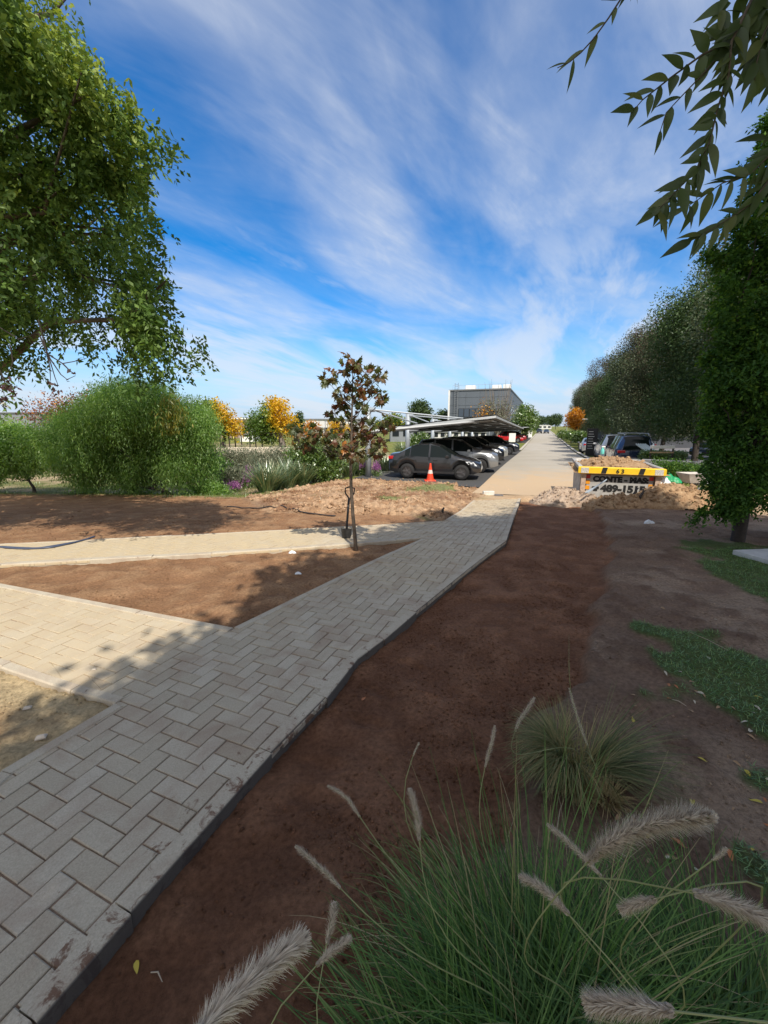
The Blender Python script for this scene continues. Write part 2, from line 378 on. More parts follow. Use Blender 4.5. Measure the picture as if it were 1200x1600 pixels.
Z = np.where(hard > .5, T(X, Y) - .03, Z)
park = ((X * CA - Y * SA) < -1.9) & ((X * CA - Y * SA) > -7.8) & ((X * SA + Y * CA) > 15.2) & ((X * SA + Y * CA) < 47)
Z = np.where(park, T(X, Y) - .03, Z)
# colours of the materials themselves
def c3(*c): return np.array(c, float)
def mixc(A, B, m): return A * (1 - m[:, None]) + B * m[:, None]
lawn = mixc(np.tile(c3(.135, .165, .035), (len(X), 1)), np.tile(c3(.25, .22, .075), (len(X), 1)), ss(.35, .7, f1 * .5 + f4 * .5))
lawn = mixc(lawn, np.tile(c3(.075, .12, .03), (len(X), 1)), ss(.5, .75, f4) * .6)
Cc = lawn
dry = mixc(np.tile(c3(.22, .145, .10), (len(X), 1)), np.tile(c3(.33, .24, .17), (len(X), 1)), ss(.35, .65, f1))
dry = mixc(dry, np.tile(c3(.13, .075, .05), (len(X), 1)), ss(.55, .72, f2) * .6)
Cc = mixc(Cc, dry, mDry)
def patch(u, v, ru, rv):
    c = P(u, v); e = P(u + ru, v); g_ = P(u, v - rv)
    return np.exp(-((X - c[0]) / abs(e[0] - c[0])) ** 2 - ((Y - c[1]) / abs(g_[1] - c[1])) ** 2)
gr = patch(1110, 1040, 70, 24) + patch(1190, 1095, 48, 50) + patch(1195, 915, 45, 28) + patch(1200, 1370, 40, 50) + patch(1190, 1225, 40, 22) * .8 + patch(1010, 985, 30, 10) * .5 + patch(1150, 860, 80, 16) * .5 + patch(1030, 1090, 60, 22) * .45
gr = gr + patch(1290, 1150, 110, 170) + patch(1500, 980, 200, 120)
gmask = ss(.34, .58, gr * (.2 + 1.6 * f2))
Cc = mixc(Cc, np.tile(c3(.07, .125, .03), (len(X), 1)), gmask * .8)
gd = mixc(np.tile(c3(.16, .16, .06), (len(X), 1)), np.tile(c3(.36, .28, .17), (len(X), 1)), ss(.45, .6, f1))
Cc = mixc(Cc, gd, mGard)
so1 = mixc(np.tile(c3(.190, .092, .052), (len(X), 1)), np.tile(c3(.255, .130, .075), (len(X), 1)), ss(.4, .7, f2))
Cc = mixc(Cc, so1, mSoilR)
so2 = mixc(np.tile(c3(.29, .160, .085), (len(X), 1)), np.tile(c3(.36, .215, .118), (len(X), 1)), ss(.4, .7, f2))
Cc = mixc(Cc, so2, np.maximum(mTri, mSoilL))
ro = mixc(np.tile(c3(.35, .215, .125), (len(X), 1)), np.tile(c3(.46, .31, .195), (len(X), 1)), ss(.4, .62, f2))
ro = mixc(ro, np.tile(c3(.20, .10, .055), (len(X), 1)), ss(.55, .7, f1) * .7)
gp = .8 * ss(.5, .8, (patch(660, 772, 45, 7) + patch(610, 788, 35, 5) + patch(700, 768, 30, 5) + patch(430, 775, 60, 8) * .7) * (.4 + 1.1 * f2))
ro = mixc(ro, np.tile(c3(.17, .21, .08), (len(X), 1)), gp)
Cc = mixc(Cc, ro, mRough)
du = mixc(np.tile(c3(.46, .31, .18), (len(X), 1)), np.tile(c3(.52, .39, .26), (len(X), 1)), f1)
Cc = mixc(Cc, du, mDust)
sa = mixc(np.tile(c3(.54, .42, .25), (len(X), 1)), np.tile(c3(.34, .22, .12), (len(X), 1)), ss(.12, .55, sdist(SANDP, X, Y) + (f2 - .5) * .5))
Cc = mixc(Cc, sa, mSand)
loosef = np.clip(np.maximum.reduce([mSoilR, mSoilL, mTri, mSand, mRough * 1.0, mDry * .7]), 0, 1)
grassA = np.clip(np.maximum(gmask * mDry, (1 - np.maximum.reduce([mDry, mSoilR, mSoilL, mTri, mRough, mSand, mDust, mGard])) * 1.0), 0, 1)
m, n, l, b = new_mat('ground'); a = n.new('ShaderNodeAttribute'); a.attribute_name = 'col'
f = nz(n, l, 40, 6, .65); g1 = ramp(n, l, f, [(.28, (.62, .6, .58)), (.5, (1, 1, 1)), (.74, (1.38, 1.38, 1.38))])
mm = n.new('ShaderNodeMixRGB'); mm.blend_type = 'MULTIPLY'; mm.inputs[0].default_value = 1; l.new(a.outputs['Color'], mm.inputs[1]); l.new(g1, mm.inputs[2])
f_ = nz(n, l, 2.2, 5, .6); g2 = ramp(n, l, f_, [(.3, (.84, .83, .82)), (.7, (1.14, 1.14, 1.14))])
m2 = n.new('ShaderNodeMixRGB'); m2.blend_type = 'MULTIPLY'; m2.inputs[0].default_value = 1; l.new(mm.outputs[0], m2.inputs[1]); l.new(g2, m2.inputs[2])
l.new(m2.outputs[0], b.inputs['Base Color']); b.inputs['Roughness'].default_value = .95; b.inputs['Specular IOR Level'].default_value = .15
b1 = bump(n, l, nz(n, l, 110, 6, .75), 1.0, .016, b); b2 = n.new('ShaderNodeBump'); b2.inputs['Strength'].default_value = .7; b2.inputs['Distance'].default_value = .014
l.new(nz(n, l, 30, 6, .7), b2.inputs['Height']); l.new(b1.outputs[0], b2.inputs['Normal']); l.new(b2.outputs[0], b.inputs['Normal'])
GROUND = m
nx, ny = sh[1], sh[0]; I = np.arange(nx * ny).reshape(ny, nx)
F = np.stack([I[:-1, :-1], I[:-1, 1:], I[1:, 1:], I[1:, :-1]], -1).reshape(-1, 4)
ground = np_mesh('ground', np.stack([X, Y, Z], 1), F, GROUND, smooth=True, attrs={'col': np.concatenate([Cc, np.ones((len(X), 1))], 1)})
tagit(ground, kind='structure')
GZ = Z.reshape(sh)
def H(x, y):                                   # ground height with all relief
    x = np.atleast_1d(np.asarray(x, float)); y = np.atleast_1d(np.asarray(y, float))
    i = np.clip(np.searchsorted(gx, x) - 1, 0, nx - 2); j = np.clip(np.searchsorted(gy, y) - 1, 0, ny - 2)
    fx = (x - gx[i]) / (gx[i + 1] - gx[i]); fy = (y - gy[j]) / (gy[j + 1] - gy[j])
    return GZ[j, i] * (1 - fx) * (1 - fy) + GZ[j, i + 1] * fx * (1 - fy) + GZ[j + 1, i] * (1 - fx) * fy + GZ[j + 1, i + 1] * fx * fy
def GP(u, v, dz=0.0):
    p = P(u, v); return np.array([p[0], p[1], float(H(p[0], p[1])[0]) + dz])

# ------------------------------------------------------------------ pavers
def clip_poly(sub, conv):
    n_ = len(conv); ar = sum(conv[i][0] * conv[(i + 1) % n_][1] - conv[(i + 1) % n_][0] * conv[i][1] for i in range(n_))
    cv = conv if ar > 0 else conv[::-1]; out = sub
    for i in range(n_):
        a, b_ = cv[i], cv[(i + 1) % n_]; inp = out; out = []
        if not inp: return []
        side = lambda p: (b_[0] - a[0]) * (p[1] - a[1]) - (b_[1] - a[1]) * (p[0] - a[0])
        for k in range(len(inp)):
            p, q = inp[k - 1], inp[k]; sp_, sq = side(p), side(q)
            if (sp_ >= 0) != (sq >= 0):
                t = sp_ / (sp_ - sq); out.append((p[0] + (q[0] - p[0]) * t, p[1] + (q[1] - p[1]) * t))
            if sq >= 0: out.append(q)
    return out
def g2(p): return tuple(P(*p)[:2])
def lerp2(a, b_, t): return (a[0] + (b_[0] - a[0]) * t, a[1] + (b_[1] - a[1]) * t)
kr = [g2(p) for p in KR]; V0 = g2((365, 981)); S0 = g2((180, 1100)); J0 = g2((658, 842)); J1 = g2((693, 814)); E0 = g2((739, 782)); E1 = g2((718, 799))
kl = [g2(p) for p in KL]; su = [g2(p) for p in SAND_UP]; tl = [g2(p) for p in TRI_LO]; lo_ = [g2(p) for p in LP_LO]; lu = [g2(p) for p in LP_UP]
pieces = []
pieces.append([kl[0], kl[1], kr[2], kr[1], kr[0]]); pieces.append([kl[1], kl[2], kr[3], kr[2]])
pieces.append([S0, kr[3], kr[4], kr[5], kr[6], V0]) if False else None
for q in ([S0, kr[3], kr[4]], [S0, kr[4], V0], [V0, kr[4], kr[5]], [V0, kr[5], kr[6]], [V0, kr[6], kr[7]], [V0, kr[7], J0], [J0, kr[7], kr[8]], [J0, kr[8], kr[9]],
          [J0, kr[9], J1], [J1, kr[9], E1], [E1, kr[9], kr[10]], [E1, kr[10], E0], [tl[0], su[0], su[1], tl[1]], [tl[1], su[1], su[2]], [tl[1], su[2], S0], [tl[1], S0, V0]):
    pieces.append(q)
# branch between the triangle and the far soil
def at_x(pl, x):
    for i in range(len(pl) - 1):
        if (pl[i][0] - x) * (pl[i + 1][0] - x) <= 0 and pl[i][0] != pl[i + 1][0]:
            return lerp2(pl[i], pl[i + 1], (x - pl[i][0]) / (pl[i + 1][0] - pl[i][0]))
    return pl[0] if abs(pl[0][0] - x) < abs(pl[-1][0] - x) else pl[-1]
xs = sorted(set([round(p[0], 3) for p in lo_[:-1]])); xs = [x for x in xs if x > lu[0][0]]
for i in range(len(xs) - 1): pieces.append([at_x(lo_, xs[i]), at_x(lo_, xs[i + 1]), at_x(lu, xs[i + 1]), at_x(lu, xs[i])])
pieces.append([at_x(lo_, xs[-1]), J0, J1, at_x(lu, xs[-1])])
pth = np.array(kr[3]) - np.array(kr[1]); PA = math.atan2(pth[1], pth[0]); ca, sa_ = math.cos(PA), math.sin(PA)
ORG = np.array(kr[2]) + np.array([-sa_, ca]) * .1
wq = .1; jt = .0028
PXs = np.array([p[0] for p in PATHP]); PYs = np.array([p[1] for p in PATHP])
bricks = []
cor = [((x - ORG[0]) * ca + (y - ORG[1]) * sa_, -(x - ORG[0]) * sa_ + (y - ORG[1]) * ca) for x, y in zip(PXs, PYs)]
i0, i1 = int(min(c[0] for c in cor) / wq) - 2, int(max(c[0] for c in cor) / wq) + 2
j0, j1 = int(min(c[1] for c in cor) / wq) - 2, int(max(c[1] for c in cor) / wq) + 2
for i in range(i0, i1):
    for j in range(j0, j1):
        c = (i - j) % 4
        if c == 0: r_ = (i, j, 2, 1)
        elif c == 3: r_ = (i, j, 1, 2)
        else: continue
        bricks.append(r_)
br = np.array(bricks, float)
cx_ = (br[:, 0] + br[:, 2] / 2) * wq; cy_ = (br[:, 1] + br[:, 3] / 2) * wq
wx = ORG[0] + cx_ * ca - cy_ * sa_; wy = ORG[1] + cx_ * sa_ + cy_ * ca
sdv = sdist(PATHP, wx, wy); keep = (sdv > -.13) & (wy < 13) & (wy > -.4) & (wx > -7.5)
PV, PF, Pt, Pd = [], [], [], []
for q, (i, j, a_, b_), sd_, X0, Y0 in zip(range(len(br)), br, sdv, wx, wy):
    if not keep[q]: continue
    jj = jt + random.uniform(-.0008, .0012); rot = random.gauss(0, .006)
    x0, x1, y0, y1 = i * wq + jj, (i + a_) * wq - jj, j * wq + jj, (j + b_) * wq - jj
    mxx, myy = (x0 + x1) / 2, (y0 + y1) / 2; co, si = math.cos(rot), math.sin(rot)
    poly = []
    for x, y in ((x0, y0), (x1, y0), (x1, y1), (x0, y1)):
        dx, dy = x - mxx, y - myy; x, y = mxx + dx * co - dy * si, myy + dx * si + dy * co
        poly.append((ORG[0] + x * ca - y * sa_, ORG[1] + x * sa_ + y * ca))
    polys = [poly]
    if sd_ < .125: polys = [pp for pp in (clip_poly(poly, pc) for pc in pieces) if len(pp) >= 3]
    hz_ = random.gauss(0, .0014); sx, sy = random.gauss(0, .006), random.gauss(0, .006); tint = random.random()
    for pl in polys:
        cxp = sum(p[0] for p in pl) / len(pl); cyp = sum(p[1] for p in pl) / len(pl); b0 = len(PV); k = len(pl)
        ar = abs(sum(pl[i_][0] * pl[(i_ + 1) % k][1] - pl[(i_ + 1) % k][0] * pl[i_][1] for i_ in range(k))) / 2
        if ar < 2e-4: continue
        for lev, ins, dz in ((0, 0, -.03), (1, 0, -.004), (2, .0035, 0.0)):
            for x, y in pl:
                dx, dy = x - cxp, y - cyp; d_ = math.hypot(dx, dy) + 1e-6; x2, y2 = x - dx / d_ * ins * 1.4, y - dy / d_ * ins * 1.4
                PV.append((x2, y2, float(T(x2, y2)) + dz + hz_ + (x2 - X0) * sx + (y2 - Y0) * sy)); Pt.append(tint)
        for lv in range(2):
            for e in range(k): PF.append((b0 + lv * k + e, b0 + lv * k + (e + 1) % k, b0 + (lv + 1) * k + (e + 1) % k, b0 + (lv + 1) * k + e))
        PF.append(tuple(b0 + 2 * k + e for e in range(k)))
m, n, l, b = new_mat('paver_concrete')
a = n.new('ShaderNodeAttribute'); a.attribute_name = 'tint'; base = ramp(n, l, a.outputs['Fac'], [(0, (.44, .38, .285)), (.5, (.49, .43, .33)), (.9, (.52, .46, .36)), (1, (.41, .34, .25))])
f = nz(n, l, 130, 4, .7); g1 = ramp(n, l, f, [(.3, (.8, .8, .8)), (.7, (1.16, 1.16, 1.16))])
mm = n.new('ShaderNodeMixRGB'); mm.blend_type = 'MULTIPLY'; mm.inputs[0].default_value = 1; l.new(base, mm.inputs[1]); l.new(g1, mm.inputs[2])
f = nz(n, l, 3.0, 6, .65, .6); g1 = ramp(n, l, f, [(.45, (0, 0, 0)), (.72, (.6, .6, .6))])
m2 = n.new('ShaderNodeMixRGB'); l.new(g1, m2.inputs[0]); l.new(mm.outputs[0], m2.inputs[1]); m2.inputs[2].default_value = (.30, .20, .14, 1)
dd = n.new('ShaderNodeAttribute'); dd.attribute_name = 'dirt'
f = nz(n, l, 11, 7, .7, .8); ad = n.new('ShaderNodeMath'); ad.operation = 'MULTIPLY_ADD'; l.new(dd.outputs['Fac'], ad.inputs[0]); ad.inputs[1].default_value = .34; l.new(f, ad.inputs[2])
g3 = ramp(n, l, ad.outputs[0], [(.66, (0, 0, 0)), (.74, (.9, .9, .9))])
m3 = n.new('ShaderNodeMixRGB'); l.new(g3, m3.inputs[0]); l.new(m2.outputs[0], m3.inputs[1]); m3.inputs[2].default_value = (.15, .075, .045, 1)
du_ = n.new('ShaderNodeAttribute'); du_.attribute_name = 'dust'; f = nz(n, l, 4, 6, .65, .4); g5 = ramp(n, l, f, [(.3, (.45, .45, .45)), (.65, (1, 1, 1))]); mdu = n.new('ShaderNodeMath'); mdu.operation = 'MULTIPLY'; l.new(du_.outputs['Fac'], mdu.inputs[0]); l.new(g5, mdu.inputs[1])
m4 = n.new('ShaderNodeMixRGB'); l.new(mdu.outputs[0], m4.inputs[0]); l.new(m3.outputs[0], m4.inputs[1]); m4.inputs[2].default_value = (.52, .42, .27, 1)
st_ = n.new('ShaderNodeAttribute'); st_.attribute_name = 'side_shade'; sg_ = ramp(n, l, st_.outputs['Fac'], [(.35, (0, 0, 0)), (.8, (.88, .88, .88))])   # shade on the kerb's outer face, painted into the colour
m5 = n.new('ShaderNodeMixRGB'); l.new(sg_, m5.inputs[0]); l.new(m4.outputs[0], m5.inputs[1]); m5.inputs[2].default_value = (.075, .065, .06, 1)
l.new(m5.outputs[0], b.inputs['Base Color']); b.inputs['Roughness'].default_value = .85; b.inputs['Specular IOR Level'].default_value = .3
bump(n, l, nz(n, l, 220, 4, .7), .5, .003, b); PAVER = m
PVn = np.array(PV); KRg = np.array(kr)
def dpoly(pl, x, y):
    d = np.full(np.shape(x), 1e9)
    for i in range(len(pl) - 1):
        (x0, y0), (x1, y1) = pl[i][:2], pl[i + 1][:2]; ex, ey = x1 - x0, y1 - y0; t = np.clip(((x - x0) * ex + (y - y0) * ey) / (ex * ex + ey * ey + 1e-12), 0, 1)
        d = np.minimum(d, np.hypot(x - x0 - t * ex, y - y0 - t * ey))
    return d
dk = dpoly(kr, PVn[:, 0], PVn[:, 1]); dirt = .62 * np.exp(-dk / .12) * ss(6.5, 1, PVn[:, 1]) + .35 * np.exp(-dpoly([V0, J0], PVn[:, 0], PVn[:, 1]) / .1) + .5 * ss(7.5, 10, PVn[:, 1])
me = bpy.data.meshes.new('path'); me.from_pydata([tuple(p) for p in PV], [], PF)
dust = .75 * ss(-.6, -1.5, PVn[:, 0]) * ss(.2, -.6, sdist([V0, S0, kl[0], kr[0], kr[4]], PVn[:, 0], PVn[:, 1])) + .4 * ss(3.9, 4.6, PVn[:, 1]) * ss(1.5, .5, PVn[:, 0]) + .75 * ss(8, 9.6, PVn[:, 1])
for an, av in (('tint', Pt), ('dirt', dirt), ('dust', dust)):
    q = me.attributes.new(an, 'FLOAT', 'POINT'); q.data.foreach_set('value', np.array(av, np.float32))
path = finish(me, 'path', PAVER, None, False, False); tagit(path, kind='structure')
# sand swept into the joints
JS = mat('joint_sand', (.27, .19, .135), .95, var=.3, scale=60, bmp=.6)
me = bpy.data.meshes.new('path_bed'); bmb = MB()
for pc in pieces:
    if len(pc) < 3: continue
    n_ = len(pc); ar = sum(pc[i][0] * pc[(i + 1) % n_][1] - pc[(i + 1) % n_][0] * pc[i][1] for i in range(n_))
    pc2 = pc if ar > 0 else pc[::-1]; cxp = sum(p[0] for p in pc2) / n_; cyp = sum(p[1] for p in pc2) / n_
    ring = []
    for i in range(n_):
        for t in np.linspace(0, 1, 10)[:-1]: ring.append(lerp2(pc2[i], pc2[(i + 1) % n_], t))
    vs = [(cxp, cyp, float(T(cxp, cyp)) - .0075)]; fs = []
    for rr in (.25, .5, .75, 1.0):
        for p in ring: x, y = cxp + (p[0] - cxp) * rr, cyp + (p[1] - cyp) * rr; vs.append((x, y, float(T(x, y)) - .0075))
    k = len(ring)
    for i in range(k): fs.append((0, 1 + i, 1 + (i + 1) % k))
    for q in range(3):
        for i in range(k): fs.append((1 + q * k + i, 1 + (q + 1) * k + i, 1 + (q + 1) * k + (i + 1) % k, 1 + q * k + (i + 1) % k))
    bmb.add(vs, fs)
tagit(bmb.build('path_bed', JS), kind='structure')

# ------------------------------------------------------------------ kerb strips
def offset_line(pl, d):
    out = []; pl = [np.array(p[:2], float) for p in pl]
    for i in range(len(pl)):
        t0 = norm(pl[i] - pl[i - 1]) if i else None; t1 = norm(pl[i + 1] - pl[i]) if i < len(pl) - 1 else None
        t0 = t1 if t0 is None else t0; t1 = t0 if t1 is None else t1
        n0 = np.array([-t0[1], t0[0]]); n1 = np.array([-t1[1], t1[0]]); mn = norm(n0 + n1); out.append(pl[i] + mn * d / max(.5, mn @ n0))
    return out
def kerb(name, pl, width, top, depth, m, blen=1.0, wob=.004):
    """blocks laid along a polyline; width is measured to its left"""
    inn = offset_line(pl, width); mb = MB(); sidev = []; out = [np.array(p[:2], float) for p in pl]
    for i in range(len(out) - 1):
        Ls = np.linalg.norm(out[i + 1] - out[i]); k = max(1, round(Ls / blen)); g = .003 / max(Ls, .1)
        for q in range(k):
            a0, a1 = q / k + g, (q + 1) / k - g; ns = 4
            oo = [out[i] + (out[i + 1] - out[i]) * t for t in np.linspace(a0, a1, ns)]; ii = [inn[i] + (inn[i + 1] - inn[i]) * t for t in np.linspace(a0, a1, ns)]
            h = top + random.gauss(0, wob * .5); sh_ = norm(np.array([-(out[i + 1] - out[i])[1], (out[i + 1] - out[i])[0]])) * random.gauss(0, wob); e = .009
            vs = []; fs = []
            for o_, n_ in zip(oo, ii):
                o_ = o_ + sh_; n_ = n_ + sh_; w_ = norm(n_ - o_); z = float(T(o_[0], o_[1])); z2 = float(T(n_[0], n_[1]))
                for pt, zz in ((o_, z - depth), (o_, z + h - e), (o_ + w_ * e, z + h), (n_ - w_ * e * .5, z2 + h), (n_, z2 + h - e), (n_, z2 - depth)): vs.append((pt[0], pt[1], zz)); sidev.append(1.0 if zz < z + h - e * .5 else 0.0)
            for s_ in range(ns - 1):
                for c in range(5): fs.append((s_ * 6 + c, (s_ + 1) * 6 + c, (s_ + 1) * 6 + c + 1, s_ * 6 + c + 1))
            fs.append((0, 1, 2, 3, 4, 5)); fs.append(tuple((ns - 1) * 6 + c for c in range(6))[::-1]); mb.add(vs, fs)
    o = mb.build(name, m); tagit(o, kind='structure')
    me = o.data; co = np.zeros(len(me.vertices) * 3, np.float32); me.vertices.foreach_get('co', co); co = co.reshape(-1, 3)
    d = np.exp(-dpoly(kr, co[:, 0], co[:, 1]) / .16) * ss(6.5, 1, co[:, 1]) * .42 + .05
    q = me.attributes.new('dirt', 'FLOAT', 'POINT'); q.data.foreach_set('value', d.astype(np.float32))
    q = me.attributes.new('tint', 'FLOAT', 'POINT'); q.data.foreach_set('value', np.full(len(co), .6, np.float32))
    q = me.attributes.new('side_shade', 'FLOAT', 'POINT'); q.data.foreach_set('value', (np.array(sidev) * ss(.25, .05, dpoly(kr, co[:, 0], co[:, 1]))).astype(np.float32)); return o
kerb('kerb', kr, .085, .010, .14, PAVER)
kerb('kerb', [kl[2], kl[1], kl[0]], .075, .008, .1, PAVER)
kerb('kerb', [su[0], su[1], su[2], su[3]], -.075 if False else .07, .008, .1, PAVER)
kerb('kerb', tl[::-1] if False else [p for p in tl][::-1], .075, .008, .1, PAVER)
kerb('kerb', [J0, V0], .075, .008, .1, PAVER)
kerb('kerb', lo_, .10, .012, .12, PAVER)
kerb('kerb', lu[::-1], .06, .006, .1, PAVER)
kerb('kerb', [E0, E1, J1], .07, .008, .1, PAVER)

# ------------------------------------------------------------------ road, parking
def strip(name, t0, t1, s0, s1, dz, m, ds=1.5, nt_=6, skew=0.0):
    ns = int((s1 - s0) / ds) + 1; vs = []; fs = []
    for i in range(ns + 1):
        for j in range(nt_ + 1):
            t = t0 + (t1 - t0) * j / nt_; s = s0 + (s1 - s0) * i / ns
            s += (1 - i / ns) * skew * (t - t0)
            vs.append(RD(s, t, dz=dz))
    for i in range(ns):
        for j in range(nt_): q = i * (nt_ + 1) + j; fs.append((q, q + 1, q + nt_ + 2, q + nt_ + 1))
    return tagit(MB().add(vs, fs).build(name, m), kind='structure')
m, n, l, b = new_mat('road_concrete'); f = nz(n, l, .35, 6, .6, .5)
c0 = ramp(n, l, f, [(.3, (.36, .325, .27)), (.7, (.43, .395, .335))])
tcx = n.new('ShaderNodeTexCoord'); sx_ = n.new('ShaderNodeSeparateXYZ'); l.new(tcx.outputs['Object'], sx_.inputs[0])
mr = n.new('ShaderNodeMapRange'); l.new(sx_.outputs[1], mr.inputs[0]); mr.inputs['From Min'].default_value = 12; mr.inputs['From Max'].default_value = 26; mr.inputs['To Min'].default_value = 1; mr.inputs['To Max'].default_value = 0
f2_ = nz(n, l, .9, 6, .65, .6); mu = n.new('ShaderNodeMath'); mu.operation = 'MULTIPLY_ADD'; l.new(mr.outputs[0], mu.inputs[0]); mu.inputs[1].default_value = .75; l.new(f2_, mu.inputs[2])
g_ = ramp(n, l, mu.outputs[0], [(.6, (0, 0, 0)), (1.0, (.9, .9, .9))])
m2 = n.new('ShaderNodeMixRGB'); l.new(g_, m2.inputs[0]); l.new(c0, m2.inputs[1]); m2.inputs[2].default_value = (.5, .36, .22, 1)
l.new(m2.outputs[0], b.inputs['Base Color']); b.inputs['Roughness'].default_value = .9
bump(n, l, nz(n, l, 60, 4), .4, .01, b); ROAD = m
strip('road', -2.05, 3.0, 13.6, 300, .006, ROAD)
strip('kerb', 3.0, 3.28, 17, 260, .10, mat('kerb_concrete', (.5, .46, .4), .85, var=.12, scale=3), nt_=1)
strip('kerb', -2.35, -2.05, 46.3, 260, .08, mat('kerb_concrete_old', (.46, .42, .35), .85, var=.12, scale=3), nt_=1)
m, n, l, b = new_mat('asphalt'); l.new(ramp(n, l, nz(n, l, 60, 5, .7), [(.3, (.045, .045, .046)), (.7, (.085, .083, .08))]), b.inputs['Base Color']); b.inputs['Roughness'].default_value = .9
bump(n, l, nz(n, l, 150, 3), .5, .006, b); ASPH = m
strip('parking_area', -7.6, -2.05, 16.4, 46, .002, ASPH, skew=-.18)
strip('parking_area', -8.2, -2.4, 68, 100, .03, ASPH)
strip('path', 3.6, 4.9, 30, 34.5, .05, mat('driveway', (.48, .43, .36), .9, var=.1, scale=3), nt_=2)
strip('path', 3.6, 9, 42, 46, .05, bpy.data.materials['driveway'], nt_=2)
strip('parking_area', 9.0, 60, 14, 60, .02, mat('car_park_paving', (.16, .155, .165), .9, var=.12, scale=1.5), nt_=30)
# ================================================================== BUILT THINGS
STEEL = mat('galvanised_steel', (.36, .40, .44), .5, .25, .12, 4)
STEELD = mat('grey_painted_steel', (.20, .21, .22), .5, .3, .1, 4)
WHITE = mat('white_paint', (.75, .75, .73), .6, var=.06, scale=2)
BLACK = mat('black_plastic', (.02, .02, .022), .55, var=.3)
RUBBER = mat('tyre_rubber', (.018, .018, .019), .85, var=.2, scale=20)
GLASS = glass_mat('dark_glass'); GLASSG = glass_mat('tinted_car_glass', (.006, .010, .010), .08)
LAMPG = mat('lamp_glass', (.75, .78, .82), .12, var=.1, coat=1); TAIL = mat('tail_lamp_red', (.45, .012, .015), .15, var=.1, coat=1)
RIMD = mat('wheel_rim_dark', (.16, .16, .17), .35, .7, .1); RIMS = mat('wheel_rim_silver', (.45, .46, .48), .3, .8, .1)
PLATE = mat('number_plate', (.6, .6, .6), .5, var=.1)
def paint(nm, c, metal=.5, r=.28): return mat(nm, c, r, metal, .04, 1.2, coat=1)

